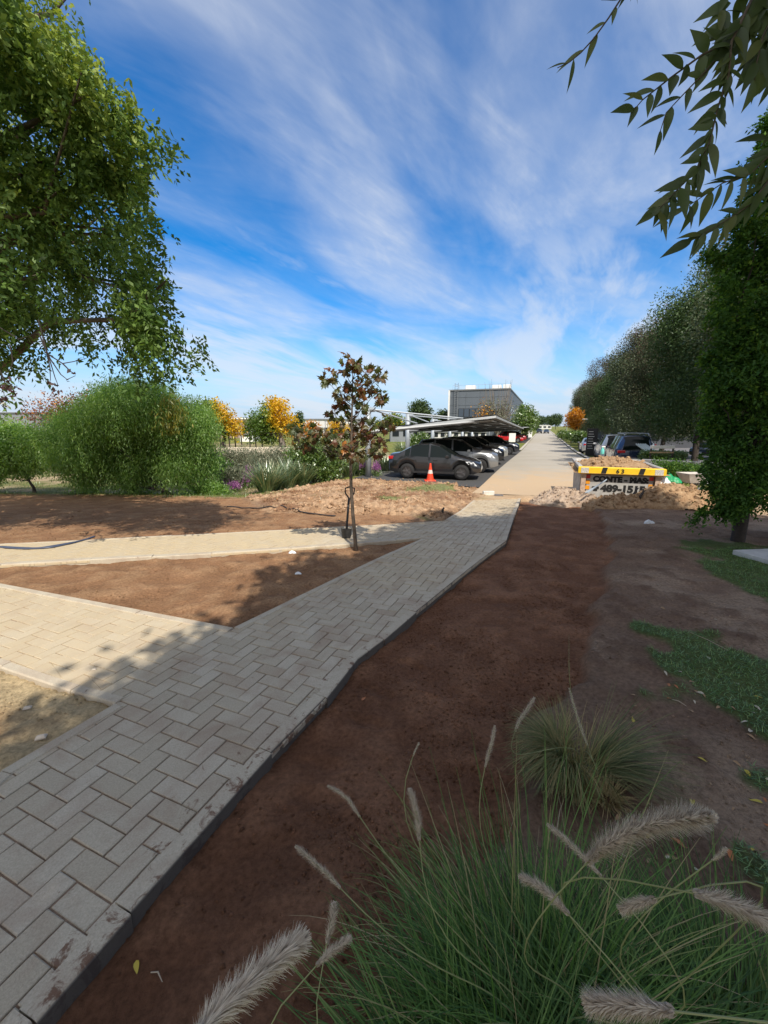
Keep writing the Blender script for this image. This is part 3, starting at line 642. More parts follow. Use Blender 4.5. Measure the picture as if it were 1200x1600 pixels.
# ---- cars
def car(name, label, cat, pos, heading, body, kind='sedan', group=None, rim=None, Ls=1.0):
    """heading: direction the nose points, clockwise from +Y; pos: ground point below the nose"""
    rim = rim or RIMD
    if kind == 'sedan':
        L_, ZR, zb = 4.45, 1.48, .90; hw = .88
        top = [(0, .62), (.06, .72), (.35, .83), (1.05, .97), (1.18, 1.0), (1.95, 1.40), (2.35, 1.475), (2.9, 1.47), (3.35, 1.37), (3.95, 1.10), (4.15, 1.07), (4.38, 1.04), (4.45, .95)]
        belt = [(0, .58), (.3, .75), (1.1, .90), (2.5, .93), (3.8, .98), (4.45, .88)]
        ws, rs = (1.18, 1.95), (3.35, 3.95); sidew = [(1.38, 2.38), (2.46, 3.34), (3.38, 3.62)]; ax = (.88, 3.5)
    elif kind == 'suv':
        L_, ZR, zb = 4.3, 1.62, 1.0; hw = .9
        top = [(0, .75), (.06, .88), (.3, .98), (.95, 1.08), (1.08, 1.11), (1.75, 1.52), (2.1, 1.60), (3.2, 1.60), (3.75, 1.52), (4.12, 1.12), (4.25, 1.05), (4.3, .9)]
        belt = [(0, .7), (.3, .88), (1.05, 1.0), (2.5, 1.03), (3.7, 1.1), (4.3, .85)]
        ws, rs = (1.08, 1.75), (3.75, 4.12); sidew = [(1.25, 2.15), (2.23, 3.0), (3.08, 3.65)]; ax = (.85, 3.42)
    elif kind == 'van':
        L_, ZR, zb = 4.35, 1.82, 1.0; hw = .9
        top = [(0, .75), (.08, .9), (.5, 1.05), (.95, 1.14), (1.65, 1.68), (1.95, 1.78), (3.4, 1.82), (4.1, 1.77), (4.28, 1.6), (4.34, 1.05), (4.35, .9)]
        belt = [(0, .7), (.4, .92), (1.0, 1.05), (4.2, 1.08), (4.35, .9)]
        ws, rs = (.95, 1.65), (4.1, 4.34); sidew = [(1.2, 2.2), (2.3, 3.1), (3.2, 4.0)]; ax = (.85, 3.5)
    wr = .33 * (1 if Ls == 1 else .97); sc_ = lambda pl: [(p[0] * Ls, p[1]) for p in pl]; top, belt = sc_(top), sc_(belt); L_ *= Ls; ws = tuple(q * Ls for q in ws); rs = tuple(q * Ls for q in rs); sidew = [tuple(q * Ls for q in s_) for s_ in sidew]; ax = tuple(q * Ls for q in ax)
    r = thing(name, label, cat, pos, -heading - math.pi / 2, group)         # local +X runs from the nose to the tail
    it = lambda pts, x: float(np.interp(x, [p[0] for p in pts], [p[1] for p in pts]))
    xs = set(np.linspace(0, L_, 60).round(3)) | {p[0] for p in top} | {q for s_ in sidew for q in s_} | {.02}
    for a in ax:
        for t in np.linspace(-1, 1, 15): xs.add(round(a + (wr + .06) * t, 3))
    xs = sorted(xs); secs = []
    for x in xs:
        zt = it(top, x); zbt = min(it(belt, x), zt - .03); zl = .24 if .35 < x < L_ - .35 else .24 + .10 * (1 - min(x, L_ - x) / .35)
        for a in ax:
            if abs(x - a) < wr + .06: zl = max(zl, wr + math.sqrt(max(0, (wr + .06) ** 2 - (x - a) ** 2)))
        e = min(x, L_ - x); wd = hw * (1 - .22 * max(0, 1 - e / .55) ** 2.2)
        h = max(0, min(1, (zt - zbt) / .5)); wroof = wd * (.90 - .22 * h); zm = min(zl + .12, zbt - .05)
        secs.append([(wd * .93, zl), (wd * .985, min(zm, zl + .1)), (wd, max((zl + zbt) / 2, zl + .11 if zl < .5 else zl + .03)), (wd * .965, zbt), (wroof, zt - .03 - .02 * h), (wroof * .72, zt - .004), (0, zt + .012)])
    V = []; nr = 7
    for x, sc in zip(xs, secs):
        for y, z in sc: V.append((x, y, z))
        for y, z in sc[:-1][::-1]: V.append((x, -y, z))
    m_ = nr * 2 - 1; cls = {'body': [], 'windscreen': [], 'rear_window': [], 'sw0': [], 'sw1': [], 'sw2': []}
    for i in range(len(xs) - 1):
        xm = (xs[i] + xs[i + 1]) / 2
        for j in range(m_ - 1):
            f = (i * m_ + j, i * m_ + j + 1, (i + 1) * m_ + j + 1, (i + 1) * m_ + j); k = 'body'; jj = j if j < nr - 1 else m_ - 2 - j
            if jj == 3:
                for q, (a, c_) in enumerate(sidew):
                    if a < xm < c_ and it(top, xm) - it(belt, xm) > .12: k = 'sw%d' % q
            if jj >= 4 and ws[0] + .03 < xm < ws[1] - .02: k = 'windscreen'
            if jj >= 4 and rs[0] + .03 < xm < rs[1] - .02: k = 'rear_window'
            cls[k].append(f)
    cls['body'].append(tuple(range(m_))[::-1]); cls['body'].append(tuple((len(xs) - 1) * m_ + q for q in range(m_)))
    def sub(fs, nm, mt, par, off=0.0):
        used = sorted({v for f in fs for v in f}); mp = {v: i for i, v in enumerate(used)}
        vs = [V[v] for v in used]
        return MB().add(vs, [tuple(mp[v] for v in f) for f in fs]).build(nm, mt, par, smooth=True)
    bo = sub(cls['body'], 'body', body, r)
    if cls['windscreen']: sub(cls['windscreen'], 'windscreen', GLASSG, r)
    if cls['rear_window']: sub(cls['rear_window'], 'rear_window', GLASSG, r)
    for q in range(3):
        left = [f for f in cls['sw%d' % q] if V[f[0]][1] > 0]; rt = [f for f in cls['sw%d' % q] if V[f[0]][1] < 0]
        for g in (left, rt):
            if g: sub(g, 'side_window', GLASSG, r)
    # dark underside and wheel housings
    mb = MB(); mb.box((L_ / 2, 0, .33), (L_ - .5, hw * 1.75, .18)); 
    for a in ax: mb.box((a, 0, .5), (wr * 2.0, hw * 1.6, .42))
    mb.build('underside', BLACK, r)
    for a in ax:
        for sgn in (-1, 1):
            wv = thing('wheel', None, None, (a, sgn * (hw - .12), wr)); wv.parent = r
            M = Matrix.Rotation(math.pi / 2 * sgn, 4, 'X')
            MB().lathe([(.20, -.11), (.30, -.11), (wr - .01, -.08), (wr, -.04), (wr, .04), (wr - .01, .08), (.30, .11), (.22, .105), (.215, .06)], n=22, M=M, caps=False).build('tyre', RUBBER, wv, smooth=True)
            mb = MB(); mb.lathe([(.05, -.03), (.215, -.03), (.215, .02)], n=18, M=M)
            for q in range(5):
                t = 2 * math.pi * q / 5; mb.box(M @ Vector((math.cos(t) * .12, math.sin(t) * .12, -.075)), (.20, .045, .02), M=M @ Matrix.Rotation(t, 4, 'Z'))
            mb.lathe([(.04, -.1), (.045, -.06)], n=10, M=M); mb.build('rim', rim, wv)
    for sgn in (-1, 1):
        zz = it(belt, .25) - .06
        MB().add([(.10, sgn * hw * .50, zz - .08), (.04, sgn * hw * .52, zz + .0), (.30, sgn * hw * .93, zz + .07), (.62, sgn * hw * 1.005, zz + .09), (.5, sgn * hw * 1.0, zz - .02), (.16, sgn * hw * .9, zz - .09),
                  (.4, sgn * hw * .5, zz + .02)], [(0, 1, 2, 3, 4, 5), (0, 6, 1), (1, 6, 2), (2, 6, 3), (3, 6, 4), (4, 6, 5), (5, 6, 0)]).build('headlight', LAMPG, r)
        zt_ = it(belt, L_ - .1) - .02
        MB().box((L_ - .13, sgn * hw * .70, zt_), (.28, .34, .14), ch=.02).build('tail_light', TAIL, r)
        mm_ = MB().box((ws[0] + .32, sgn * (hw + .08), it(belt, ws[0]) + .06), (.13, .2, .13), ch=.03).build('mirror', body, r)
        for q in (1.95 * Ls, 2.95 * Ls): MB().box((q + .15, sgn * (hw * .985 + .012), zb - .1), (.2, .03, .03), ch=.008).build('door_handle', body, r)
    MB().box((.06, 0, .47), (.1, hw * 1.3, .16), ch=.02).build('grille', BLACK, r)
    MB().box((.0, 0, .46), (.03, .42, .12)).build('number_plate', PLATE, r)
    MB().box((L_ + .0, 0, .62), (.03, .42, .12)).build('number_plate', PLATE, r)
    for sg in (-1, 1): MB().box((L_ / 2, sg * (hw - .01), .30), (1.8, .05, .08)).build('sill', BLACK, r)
    return r
CH = R(103)
CG = 'cars parked under the carport'
def nose(u, v, dx=0): p = P(u, v); return (p[0], p[1], p[2] + .01)
car('parked_car', 'dark grey saloon car with black wheels, nearest under the carport, behind the orange cone', 'car', nose(752, 748), R(106), paint('graphite_paint', (.030, .031, .036)), 'sedan', CG, None, .88)
car('parked_car', 'light silver hatchback just beyond the dark grey saloon under the carport', 'car', nose(777, 737), CH, paint('silver_paint', (.24, .25, .26)), 'suv', CG, RIMD)
car('parked_car', 'black car between the silver hatchback and the pale SUV under the carport', 'car', nose(786, 725), CH, paint('black_paint', (.015, .016, .02)), 'suv', CG)
car('parked_car', 'pale silver SUV, second from the far end of the carport row', 'car', nose(792, 719), CH, paint('pale_silver_paint', (.36, .37, .36)), 'suv', CG)
car('parked_car', 'dark navy car at the far end of the carport row beside the grass', 'car', nose(810, 710), CH, paint('navy_black_paint', (.02, .024, .035)), 'suv', CG)
FG = 'cars parked farther down on the left'
def rcar(s, t): q = RD(s, t); return (q[0], q[1], q[2] + .04)
car('parked_car', 'bright red hatchback parked beyond the grass on the left of the road', 'car', rcar(70, -2.9), CH, paint('red_paint', (.5, .008, .012), .1), 'sedan', FG, RIMS)
car('parked_car', 'dark red car just behind the bright red hatchback', 'car', rcar(75, -2.7), CH, paint('dark_red_paint', (.3, .01, .012), .2), 'suv', FG, RIMS)
car('parked_car', 'grey blue SUV beyond the two red cars on the left', 'car', rcar(81, -2.6), CH, paint('blue_grey_paint', (.2, .25, .28)), 'suv', FG, RIMS)
VB = paint('dark_blue_paint', (.018, .03, .085), .35, .25)
vp = P(965, 711); ve = RD(21.9 + 0, 4.9)
vloc = RD(28.2, 4.35); VH = R(20.64)
van = car('parked_van', 'dark blue people carrier with roof rails parked behind the rubble skip', 'van', vloc, VH, VB, 'van', None, RIMD)
for sg in (-1, 1): MB().tube([(1.9, sg * .52, 1.80), (2.1, sg * .55, 1.87), (3.9, sg * .55, 1.88), (4.1, sg * .52, 1.80)], .018, 6).build('roof_rail', STEEL, van)
MB().box((2.4, 0, 1.90), (.06, 1.2, .03)).box((3.6, 0, 1.90), (.06, 1.2, .03)).build('roof_bar', STEEL, van)
bd = thing('ribbed_panel', 'pale ribbed panel leaning from the blue people carrier roof', 'panel', RD(24.6, 4.9, z=.75))
mb = MB(); A0 = Vector(RD(24.5, 3.95, z=1.10)); A1 = Vector(RD(23.2, 5.25, z=.25)); Dv = (A1 - A0); sd_ = Vector((CA, -SA, 0)) * .42
for k in range(5): o_ = sd_ * (k / 4 - .5) * .9; mb.tube([A0 + o_, A0 + Dv * .4 + o_ + Vector((0, 0, .12)), A1 + o_], .045, 6)
mb.build('panel', WHITE if False else mat('pale_blue_panel', (.42, .5, .52), .35, .2, .1), bd, world=True)
car('parked_van', 'white car farther up the verge beyond the blue people carrier', 'car', RD(36, 4.6), VH, paint('white_car_paint', (.7, .7, .7), 0), 'van', None, RIMS)
car('parked_car', 'small silver car on the driveway behind the black totem sign', 'car', RD(47, 4.3), VH, paint('mid_silver', (.45, .45, .46)), 'sedan', None, RIMS)
car('parked_car', 'tiny dark car far away at the end of the road', 'car', RD(150, -1.3), R(200), paint('far_black', (.02, .02, .02)), 'suv', None)
car('parked_car', 'tiny black car at the road end, right of another dark car', 'car', RD(150, .9), R(200), paint('far_black_two', (.02, .02, .02)), 'sedan', None)

# ---- carport
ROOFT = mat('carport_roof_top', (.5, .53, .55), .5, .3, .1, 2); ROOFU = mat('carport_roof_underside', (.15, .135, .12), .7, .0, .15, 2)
def carport(name, label, s0, s1, t0, t1, z00, z01, z10, z11, skew, nposts, pt, mast):
    """z00: near left, z01: near right, z10/z11: far"""
    root = thing(name, label, 'carport', RD(s0, (t0 + t1) / 2))
    def pt_(s, t, dz=0):
        a = (s - s0) / (s1 - s0); b_ = (t - t0) / (t1 - t0); z = (z00 * (1 - b_) + z01 * b_) * (1 - a) + (z10 * (1 - b_) + z11 * b_) * a
        p = RD(s + skew * (t - t1) * (1 - a), t, z=0); return Vector((p[0], p[1], z + dz))
    mb = MB(); ns, nt_ = 26, 6; vs = []; fs = []
    for lay in (0, .05):
        for i in range(ns + 1):
            for j in range(nt_ + 1): vs.append(pt_(s0 + (s1 - s0) * i / ns, t0 + (t1 - t0) * j / nt_, lay + .03))
    q = (ns + 1) * (nt_ + 1)
    for i in range(ns):
        for j in range(nt_):
            a = i * (nt_ + 1) + j; fs.append((a, a + nt_ + 1, a + nt_ + 2, a + 1)); fs.append((q + a, q + a + 1, q + a + nt_ + 2, q + a + nt_ + 1))
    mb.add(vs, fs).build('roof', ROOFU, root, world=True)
    mb = MB()
    for (a, b_) in (((s0, t0), (s0, t1)), ((s0, t1), (s1, t1)), ((s1, t1), (s1, t0)), ((s1, t0), (s0, t0))):
        A, B = pt_(*a), pt_(*b_); n_ = 8
        for e in range(n_):
            p0 = A.lerp(B, e / n_) if a[1] != b_[1] else pt_(a[0] + (b_[0] - a[0]) * e / n_, a[1]); p1 = A.lerp(B, (e + 1) / n_) if a[1] != b_[1] else pt_(a[0] + (b_[0] - a[0]) * (e + 1) / n_, a[1])
            mb.add([p0 + Vector((0, 0, -.06)), p1 + Vector((0, 0, -.06)), p1 + Vector((0, 0, .04)), p0 + Vector((0, 0, .04))] + [p + (p - root.location) * 0 + Vector((0, .06, 0)) for p in (p0 + Vector((0, 0, -.06)), p1 + Vector((0, 0, -.06)), p1 + Vector((0, 0, .04)), p0 + Vector((0, 0, .04)))],
                   [(0, 1, 2, 3), (7, 6, 5, 4), (3, 2, 6, 7), (0, 4, 5, 1)])
    mb.build('edge_gutter', ROOFT, root, world=True)
    for k in range(5):
        t = t0 + (t1 - t0) * (k + .5) / 5; mb = MB()
        mb.tube([pt_(s0 + .05 + (s1 - s0 - .1) * e / 8, t, -.03) for e in range(9)], .045, 5); mb.build('purlin', STEEL, root, world=True)
    for k in range(nposts):
        s = s0 + .25 + (s1 - s0 - .5) * k / (nposts - 1) if not mast else 17.0 + 5.75 * k
        g = RD(s, pt); a = max(0, (s - s0) / (s1 - s0)); zt = (2.52 if mast else 2.0) - 1.05 * a * (1 if mast else .3)
        po = MB().tube([g + np.array([0, 0, -.05]), (g[0], g[1], zt)], .13 if mast else .08, 12).build('post', STEEL, root, world=True, smooth=True)
        if mast:
            mb = MB(); hub = Vector((g[0], g[1], zt - .12)) + Vector((CA, -SA, 0)) * .2
            mb.tube([Vector((g[0], g[1], zt - .12)), hub + Vector((CA, -SA, 0)) * .12], .10, 8)
            for tt, f in ((t0 + 1.0, .05), (t0 + 3.0, .05)): mb.tube([hub, pt_(max(s, s0 + .1) + .3, tt, .1)], .035, 6)
            mb.build('tie_rod', STEEL, root, world=True)
            A = Vector((g[0], g[1], pt_(max(s, s0 + .1), t0).z - .16)); mb = MB().tube([A, pt_(max(s, s0 + .1) + .2, t1 - .15, -.12)], [.10, .05], 6); mb.build('cantilever_beam', STEELD, root, world=True)
    return root
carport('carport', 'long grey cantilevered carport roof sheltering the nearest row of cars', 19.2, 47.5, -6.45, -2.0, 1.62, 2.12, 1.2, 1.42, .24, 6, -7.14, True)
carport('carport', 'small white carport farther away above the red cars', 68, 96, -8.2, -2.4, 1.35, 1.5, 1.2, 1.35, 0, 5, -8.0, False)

# ---- traffic cone
cp = P(672, 751); cone = thing('traffic_cone', 'orange traffic cone with white band beside the dark grey saloon', 'traffic cone', (cp[0], cp[1], float(H(cp[0], cp[1])[0]) + .01))
OR = mat('orange_plastic', (.75, .06, .02), .5, var=.1)
MB().box((0, 0, .025), (.46, .46, .05), ch=.02).build('base', OR, cone)
MB().lathe([(.165, .05), (.15, .07), (.105, .32), (.085, .32 + .001)], n=18).lathe([(.072, .47), (.03, .74), (.022, .74)], n=18).build('cone_body', OR, cone, smooth=False)
MB().lathe([(.106, .32), (.071, .47)], n=18).build('reflective_band', mat('dirty_white_band', (.7, .55, .5), .5), cone)

# ---- concrete block and odd piece by the road end
q = GP(763, 774); bl = MB().box((0, 0, .05), (.34, .13, .13), ch=.01).build('concrete_block', mat('pale_block', (.62, .6, .55), .9, bmp=.5)); bl.location = tuple(q); bl.rotation_euler = (0, 0, R(3))
tagit(bl, 'pale concrete block lying where the paved path meets the road', 'block')
q = GP(780, 775); bl = MB().box((-.06, 0, .03), (.16, .1, .06), ch=.01).box((.07, .01, .02), (.1, .08, .04), ch=.01).build('broken_kerbstone', mat('dark_block', (.16, .16, .17), .9, bmp=.5)); bl.location = tuple(q); bl.rotation_euler = (0, 0, R(-8))
tagit(bl, 'dark broken piece of stone beside the pale block', 'stone')

# ---- modern grey building
CLAD = mat('grey_cladding', (.085, .10, .12), .6, .1, .06, .5); CLAD2 = mat('grey_cladding_light', (.115, .135, .16), .6, .1, .05, .5)
def rbox(mb, s0, s1, t0, t1, z0, z1, ch=0):
    c = RD((s0 + s1) / 2, (t0 + t1) / 2, z=(z0 + z1) / 2); return mb.box(c, (abs(t1 - t0), abs(s1 - s0), z1 - z0), rz=-R(20.64), ch=ch)
SB, TB = 81.0, -6.2; GB = -.9; HB = 8.15
bld = thing('office_building', 'modern grey metal clad office block with strip windows beyond the carport', 'building', RD(SB, TB - 6, z=GB))
rbox(MB(), SB, SB + 50, TB - 11, TB, GB, HB).build('wall', CLAD2, bld, world=True)
mb = MB()
for k in range(5): rbox(mb, SB - .03, SB, TB - 11, TB, 1.1 + k * 1.45, 1.14 + k * 1.45)
for k in range(4): rbox(mb, SB - .03, SB, TB - 2.6 * k - 2.7, TB - 2.6 * k - 2.66, GB, HB)
mb.build('panel_joints', CLAD, bld, world=True)
rbox(MB(), SB - .15, SB + 50.1, TB - 11.1, TB + .12, HB, HB + .22).build('parapet', STEELD, bld, world=True)
for k in range(8):
    t = TB - 9.2 + k * 1.06; f = rbox(MB(), SB - .08, SB, t, t + .98, 3.3, 4.9).build('window', BLACK, bld, world=True)
    if k == 0: pass
    rbox(MB(), SB - .11, SB - .08, t + .06, t + .92, 3.36, 4.84).build('pane', glass_mat('office_glass', (.06, .08, .11), .1) if k == 0 else bpy.data.materials['office_glass'], f).data.transform(Matrix.Translation(-bld.location))
for k in range(9):
    s = SB + 4 + k * 5; rbox(MB(), s, s + 3.6, TB, TB + .06, 1.8, 4.9).build('window', bpy.data.materials['office_glass'], bld, world=True)
mb = MB()
for tt in (-9.95, -9.35): rbox(mb, SB - .5, SB - .44, TB + tt, TB + tt + .06, GB, HB + 1.4)
for k in range(24): rbox(mb, SB - .5, SB - .45, TB - 9.95, TB - 9.3, GB + .5 + k * .42, GB + .55 + k * .42)
mb.build('ladder', STEELD, bld, world=True)
rbox(MB(), SB - .2, SB + .1, TB - 11.2, TB - 10.9, GB, HB + .1).build('downpipe', WHITE, bld, world=True)
for (ds, dt, ww, hh) in ((3, -8.6, 1.9, .95), (2, -3.4, 1.6, .8), (4, -1.6, 1.4, 1.0)): rbox(MB(), SB + ds, SB + ds + 1.5, TB + dt, TB + dt + ww, HB + .22, HB + .22 + hh, ch=.05).build('rooftop_unit', WHITE, bld, world=True)
mb = MB(); 
for k in range(9): rbox(mb, SB + .3, SB + .34, TB - 10.5 + k * 1.2, TB - 10.46 + k * 1.2, HB + .2, HB + 1.0)
rbox(mb, SB + .3, SB + .34, TB - 10.5, TB - .8, HB + .98, HB + 1.02); mb.build('railing', STEEL, bld, world=True)

def simple_building(name, label, u0, u1, vt, D, wallm, vb=None, depth=12, wins=0, roofm=None):
    A = W(u0, vt, D); B = W(u1, vt, D); x0, x1 = A[0], B[0]; z1 = A[2]; z0 = -.95
    r = thing(name, label, 'building', ((x0 + x1) / 2, D + depth / 2, z0))
    MB().box(((x0 + x1) / 2, D + depth / 2, (z0 + z1) / 2), (x1 - x0, depth, z1 - z0)).build('wall', wallm, r, world=True)
    MB().box(((x0 + x1) / 2, D + depth / 2, z1 + .12), (x1 - x0 + .4, depth + .4, .24)).build('roof', roofm or STEELD, r, world=True)
    for k in range(wins):
        ww = (x1 - x0) / wins; xx = x0 + (k + .5) * ww
        MB().box((xx, D - .03, z0 + 1.6), (ww * .6, .06, 1.3)).build('window', GLASS, r, world=True)
    return r
GW = mat('pale_render', (.6, .6, .6), .8, var=.06, scale=.3); GRW = mat('mid_grey_render', (.22, .24, .27), .8, var=.08, scale=.3); BRW = mat('brownish_wall', (.28, .2, .17), .8, var=.1, scale=.5)
simple_building('low_building', 'long pale low building on the horizon behind the maple sapling', 470, 572, 656, 95, GW, wins=9)
simple_building('low_building', 'dark grey hall at the far left edge behind the trees', -60, 62, 646, 90, GRW, wins=4)
simple_building('low_building', 'small white gable building behind the yellow tree', 374, 394, 668, 70, WHITE, wins=1)
simple_building('low_building', 'brown low building between the two yellow trees', 340, 392, 655, 90, BRW, wins=3, roofm=WHITE)
simple_building('low_building', 'low office with dark windows under the carport roof far behind', 655, 760, 676, 66, GW, wins=10, depth=5)
simple_building('low_building', 'long low white building closing the far end of the road', 834, 862, 664, 330, GW, wins=4)
simple_building('low_building', 'dark house behind the shrubs at left of the carport', 610, 660, 672, 70, GRW, wins=3)
fr = thing('fence', 'dark metal picket fence on the horizon behind the sapling crown', 'fence', W(545, 670, 60)); mb = MB()
for k in range(22):
    a = W(508 + k * 3.6, 656, 60); mb.box((a[0], 60, (a[2] - .9) / 2), (.07, .05, a[2] + .9))
mb.build('pickets', STEELD, fr, world=True)
a, b_ = W(507, 657, 60), W(586, 657, 60); MB().box(((a[0] + b_[0]) / 2, 60.06, a[2] - .1), (b_[0] - a[0], .05, .08)).build('rail', STEELD, fr, world=True)

# ---- pergola and terrace walls on the left
pg = thing('pergola', 'flat roofed grey pergola on thin posts by the terrace, left background', 'pergola', W(368, 700, 38))
D = 38; a, b_ = W(341, 678, D), W(402, 677, D); MB().box(((a[0] + b_[0]) / 2, D + 2, a[2]), (b_[0] - a[0], 4.2, .22), ch=.03).build('roof', STEELD, pg, world=True)
for u in (345, 352, 359, 378, 391, 400):
    for dy in (0, 3.8) if u in (345, 391) else (0,):
        p0 = W(u, 700, D); MB().box((p0[0], D + dy, (a[2] - .9) / 2), (.09, .09, a[2] + .9)).build('post', BARKD, pg, world=True)
LIME = mat('lime_plaster', (.62, .55, .44), .9, var=.15, scale=1)
for i, (u0, u1, vt, D, hh, lb) in enumerate([(335, 452, 699, 33, .28, 'long pale terrace edge wall in front of the pergola'), (340, 400, 705, 29, .2, 'short lower pale step below the terrace wall'), (120, 330, 700, 36, .35, 'pale garden wall glimpsed behind the pepper tree')]):
    a, b_ = W(u0, vt, D), W(u1, vt, D); g = -.95
    o = MB().box(((a[0] + b_[0]) / 2, D, (a[2] + g) / 2), (b_[0] - a[0], .35, a[2] - g), ch=.02).build('garden_wall', LIME); tagit(o, lb, 'wall')
for i, (u, w_) in enumerate([(368, 26), (440, 36), (418, 20)]):
    pass

# ---- skip
YEL = mat('yellow_paint', (.80, .52, .02), .5, var=.08, scale=8); SKW = mat('scuffed_white_steel', (.40, .38, .35), .6, .1, .4, 9); TXT = mat('black_lettering', (.012, .012, .012), .6, var=.2)
REDR = mat('red_reflector', (.5, .03, .02), .35, var=.1); ORR = mat('orange_reflector', (.75, .3, .02), .35, var=.1); DRT = mat('scuffed_reflector_white', (.5, .48, .44), .6, var=.5, scale=45)
S1, TA, TB2 = 12.7, 1.05, 2.95; gz = float(T(*RD(S1, 2)[:2])); zr = .63
sk = thing('rubble_skip', 'white and yellow rubble skip heaped with soil at the road end', 'skip', RD(S1 + 1.5, (TA + TB2) / 2), -R(20.64))
wd = TB2 - TA; hw_ = wd / 2; y0_, y1_ = -1.5, 1.5; zt = zr - sk.location.z
mb = MB()    # open trough with sloping ends
vs = [(-hw_, y0_ + .10, .1), (hw_, y0_ + .10, .1), (hw_, y1_ - .5, .1), (-hw_, y1_ - .5, .1), (-hw_, y0_, zt), (hw_, y0_, zt), (hw_, y1_, zt), (-hw_, y1_, zt)]
iv = [(x * .96, y * .98 + 0, z + (0 if z > .5 else .03)) for x, y, z in vs]
mb.add(vs + iv, [(0, 3, 2, 1), (0, 1, 5, 4), (1, 2, 6, 5), (2, 3, 7, 6), (3, 0, 4, 7), (4, 5, 13, 12), (5, 6, 14, 13), (6, 7, 15, 14), (7, 4, 12, 15), (12, 13, 9, 8), (13, 14, 10, 9), (14, 15, 11, 10), (15, 12, 8, 11)])
mb.build('container', SKW, sk)
mb = MB(); mb.box((0, y0_ - .10, zt - .09), (wd + .16, .16, .19), ch=.02); rim_ = mb.build('front_beam', YEL, sk)
MB().box((-hw_ - .03, .1, zt - .04), (.08, 3.0, .10), ch=.01).box((hw_ + .03, .1, zt - .04), (.08, 3.0, .10), ch=.01).box((0, y1_ + .03, zt - .04), (wd + .1, .08, .1), ch=.01).build('top_rim', SKW, sk)
for sg in (-1, 1): MB().box((sg * (hw_ - .07), y0_ - .06, zt / 2 - .08), (.12, .14, zt - .12), ch=.01).build('corner_post', mat('rusty_white_post', (.45, .33, .25), .7, var=.3, scale=14) if sg < 0 else bpy.data.materials['rusty_white_post'], sk)
for sg in (-1, 1):
    MB().box((sg * .87, y0_ - .183, zt - .09), (.19, .006, .15)).build('reflector', DRT, sk)
for x in (-.46, .42):
    MB().add([(x - .02, y0_ - .184, zt - .18), (x + .10, y0_ - .184, zt - .18), (x + .14, y0_ - .184, zt), (x + .02, y0_ - .184, zt)], [(0, 1, 2, 3)]).build('black_stripe', TXT, sk)
MB().box((.0, y0_ - .035, zt - .53), (1.58, .05, .62)).build('sign_panel', mat('panel_white_grey', (.40, .39, .37), .6, var=.2, scale=9), sk)
for (x, z, m_) in ((-.76, -.27, REDR), (-.76, -.42, ORR), (-.76, -.57, ORR), (.74, -.27, REDR), (.74, -.47, ORR), (.74, -.62, ORR)):
    MB().box((x, y0_ - .065, zt + z), (.10, .01, .10)).build('reflector', m_, sk)
def text(body, size, m, parent, loc, rot=(math.pi / 2, 0, 0), bold=.0, sx=1.0):
    cu = bpy.data.curves.new('t', 'FONT'); cu.body = body; cu.size = size; cu.align_x = 'CENTER'; cu.align_y = 'CENTER'; cu.extrude = .003; cu.offset = bold
    o = bpy.data.objects.new('t', cu); COL.objects.link(o); bpy.context.view_layer.update()
    me = bpy.data.meshes.new_from_object(o.evaluated_get(bpy.context.evaluated_depsgraph_get())); bpy.data.objects.remove(o)
    ob = bpy.data.objects.new('lettering', me); COL.objects.link(ob); me.materials.clear(); me.materials.append(m); ob.parent = parent; ob.location = loc; ob.rotation_euler = rot; ob.scale = (sx, 1, 1); return ob
text('6 3', .15, TXT, sk, (-.02, y0_ - .186, zt - .095), bold=.004)
text('CONTE - MAS:', .195, TXT, sk, (.02, y0_ - .066, zt - .33), bold=.014, sx=1.05)
text('489-1515', .25, TXT, sk, (.1, y0_ - .066, zt - .58), bold=.014, sx=1.1)
mb = MB(); mb.box((-.56, y0_ - .066, zt - .55), (.16, .008, .04)).box((-.63, y0_ - .066, zt - .57), (.035, .008, .06)).box((-.49, y0_ - .066, zt - .57), (.035, .008, .06)).box((-.56, y0_ - .066, zt - .62), (.1, .008, .07)).build('telephone_symbol', TXT, sk)

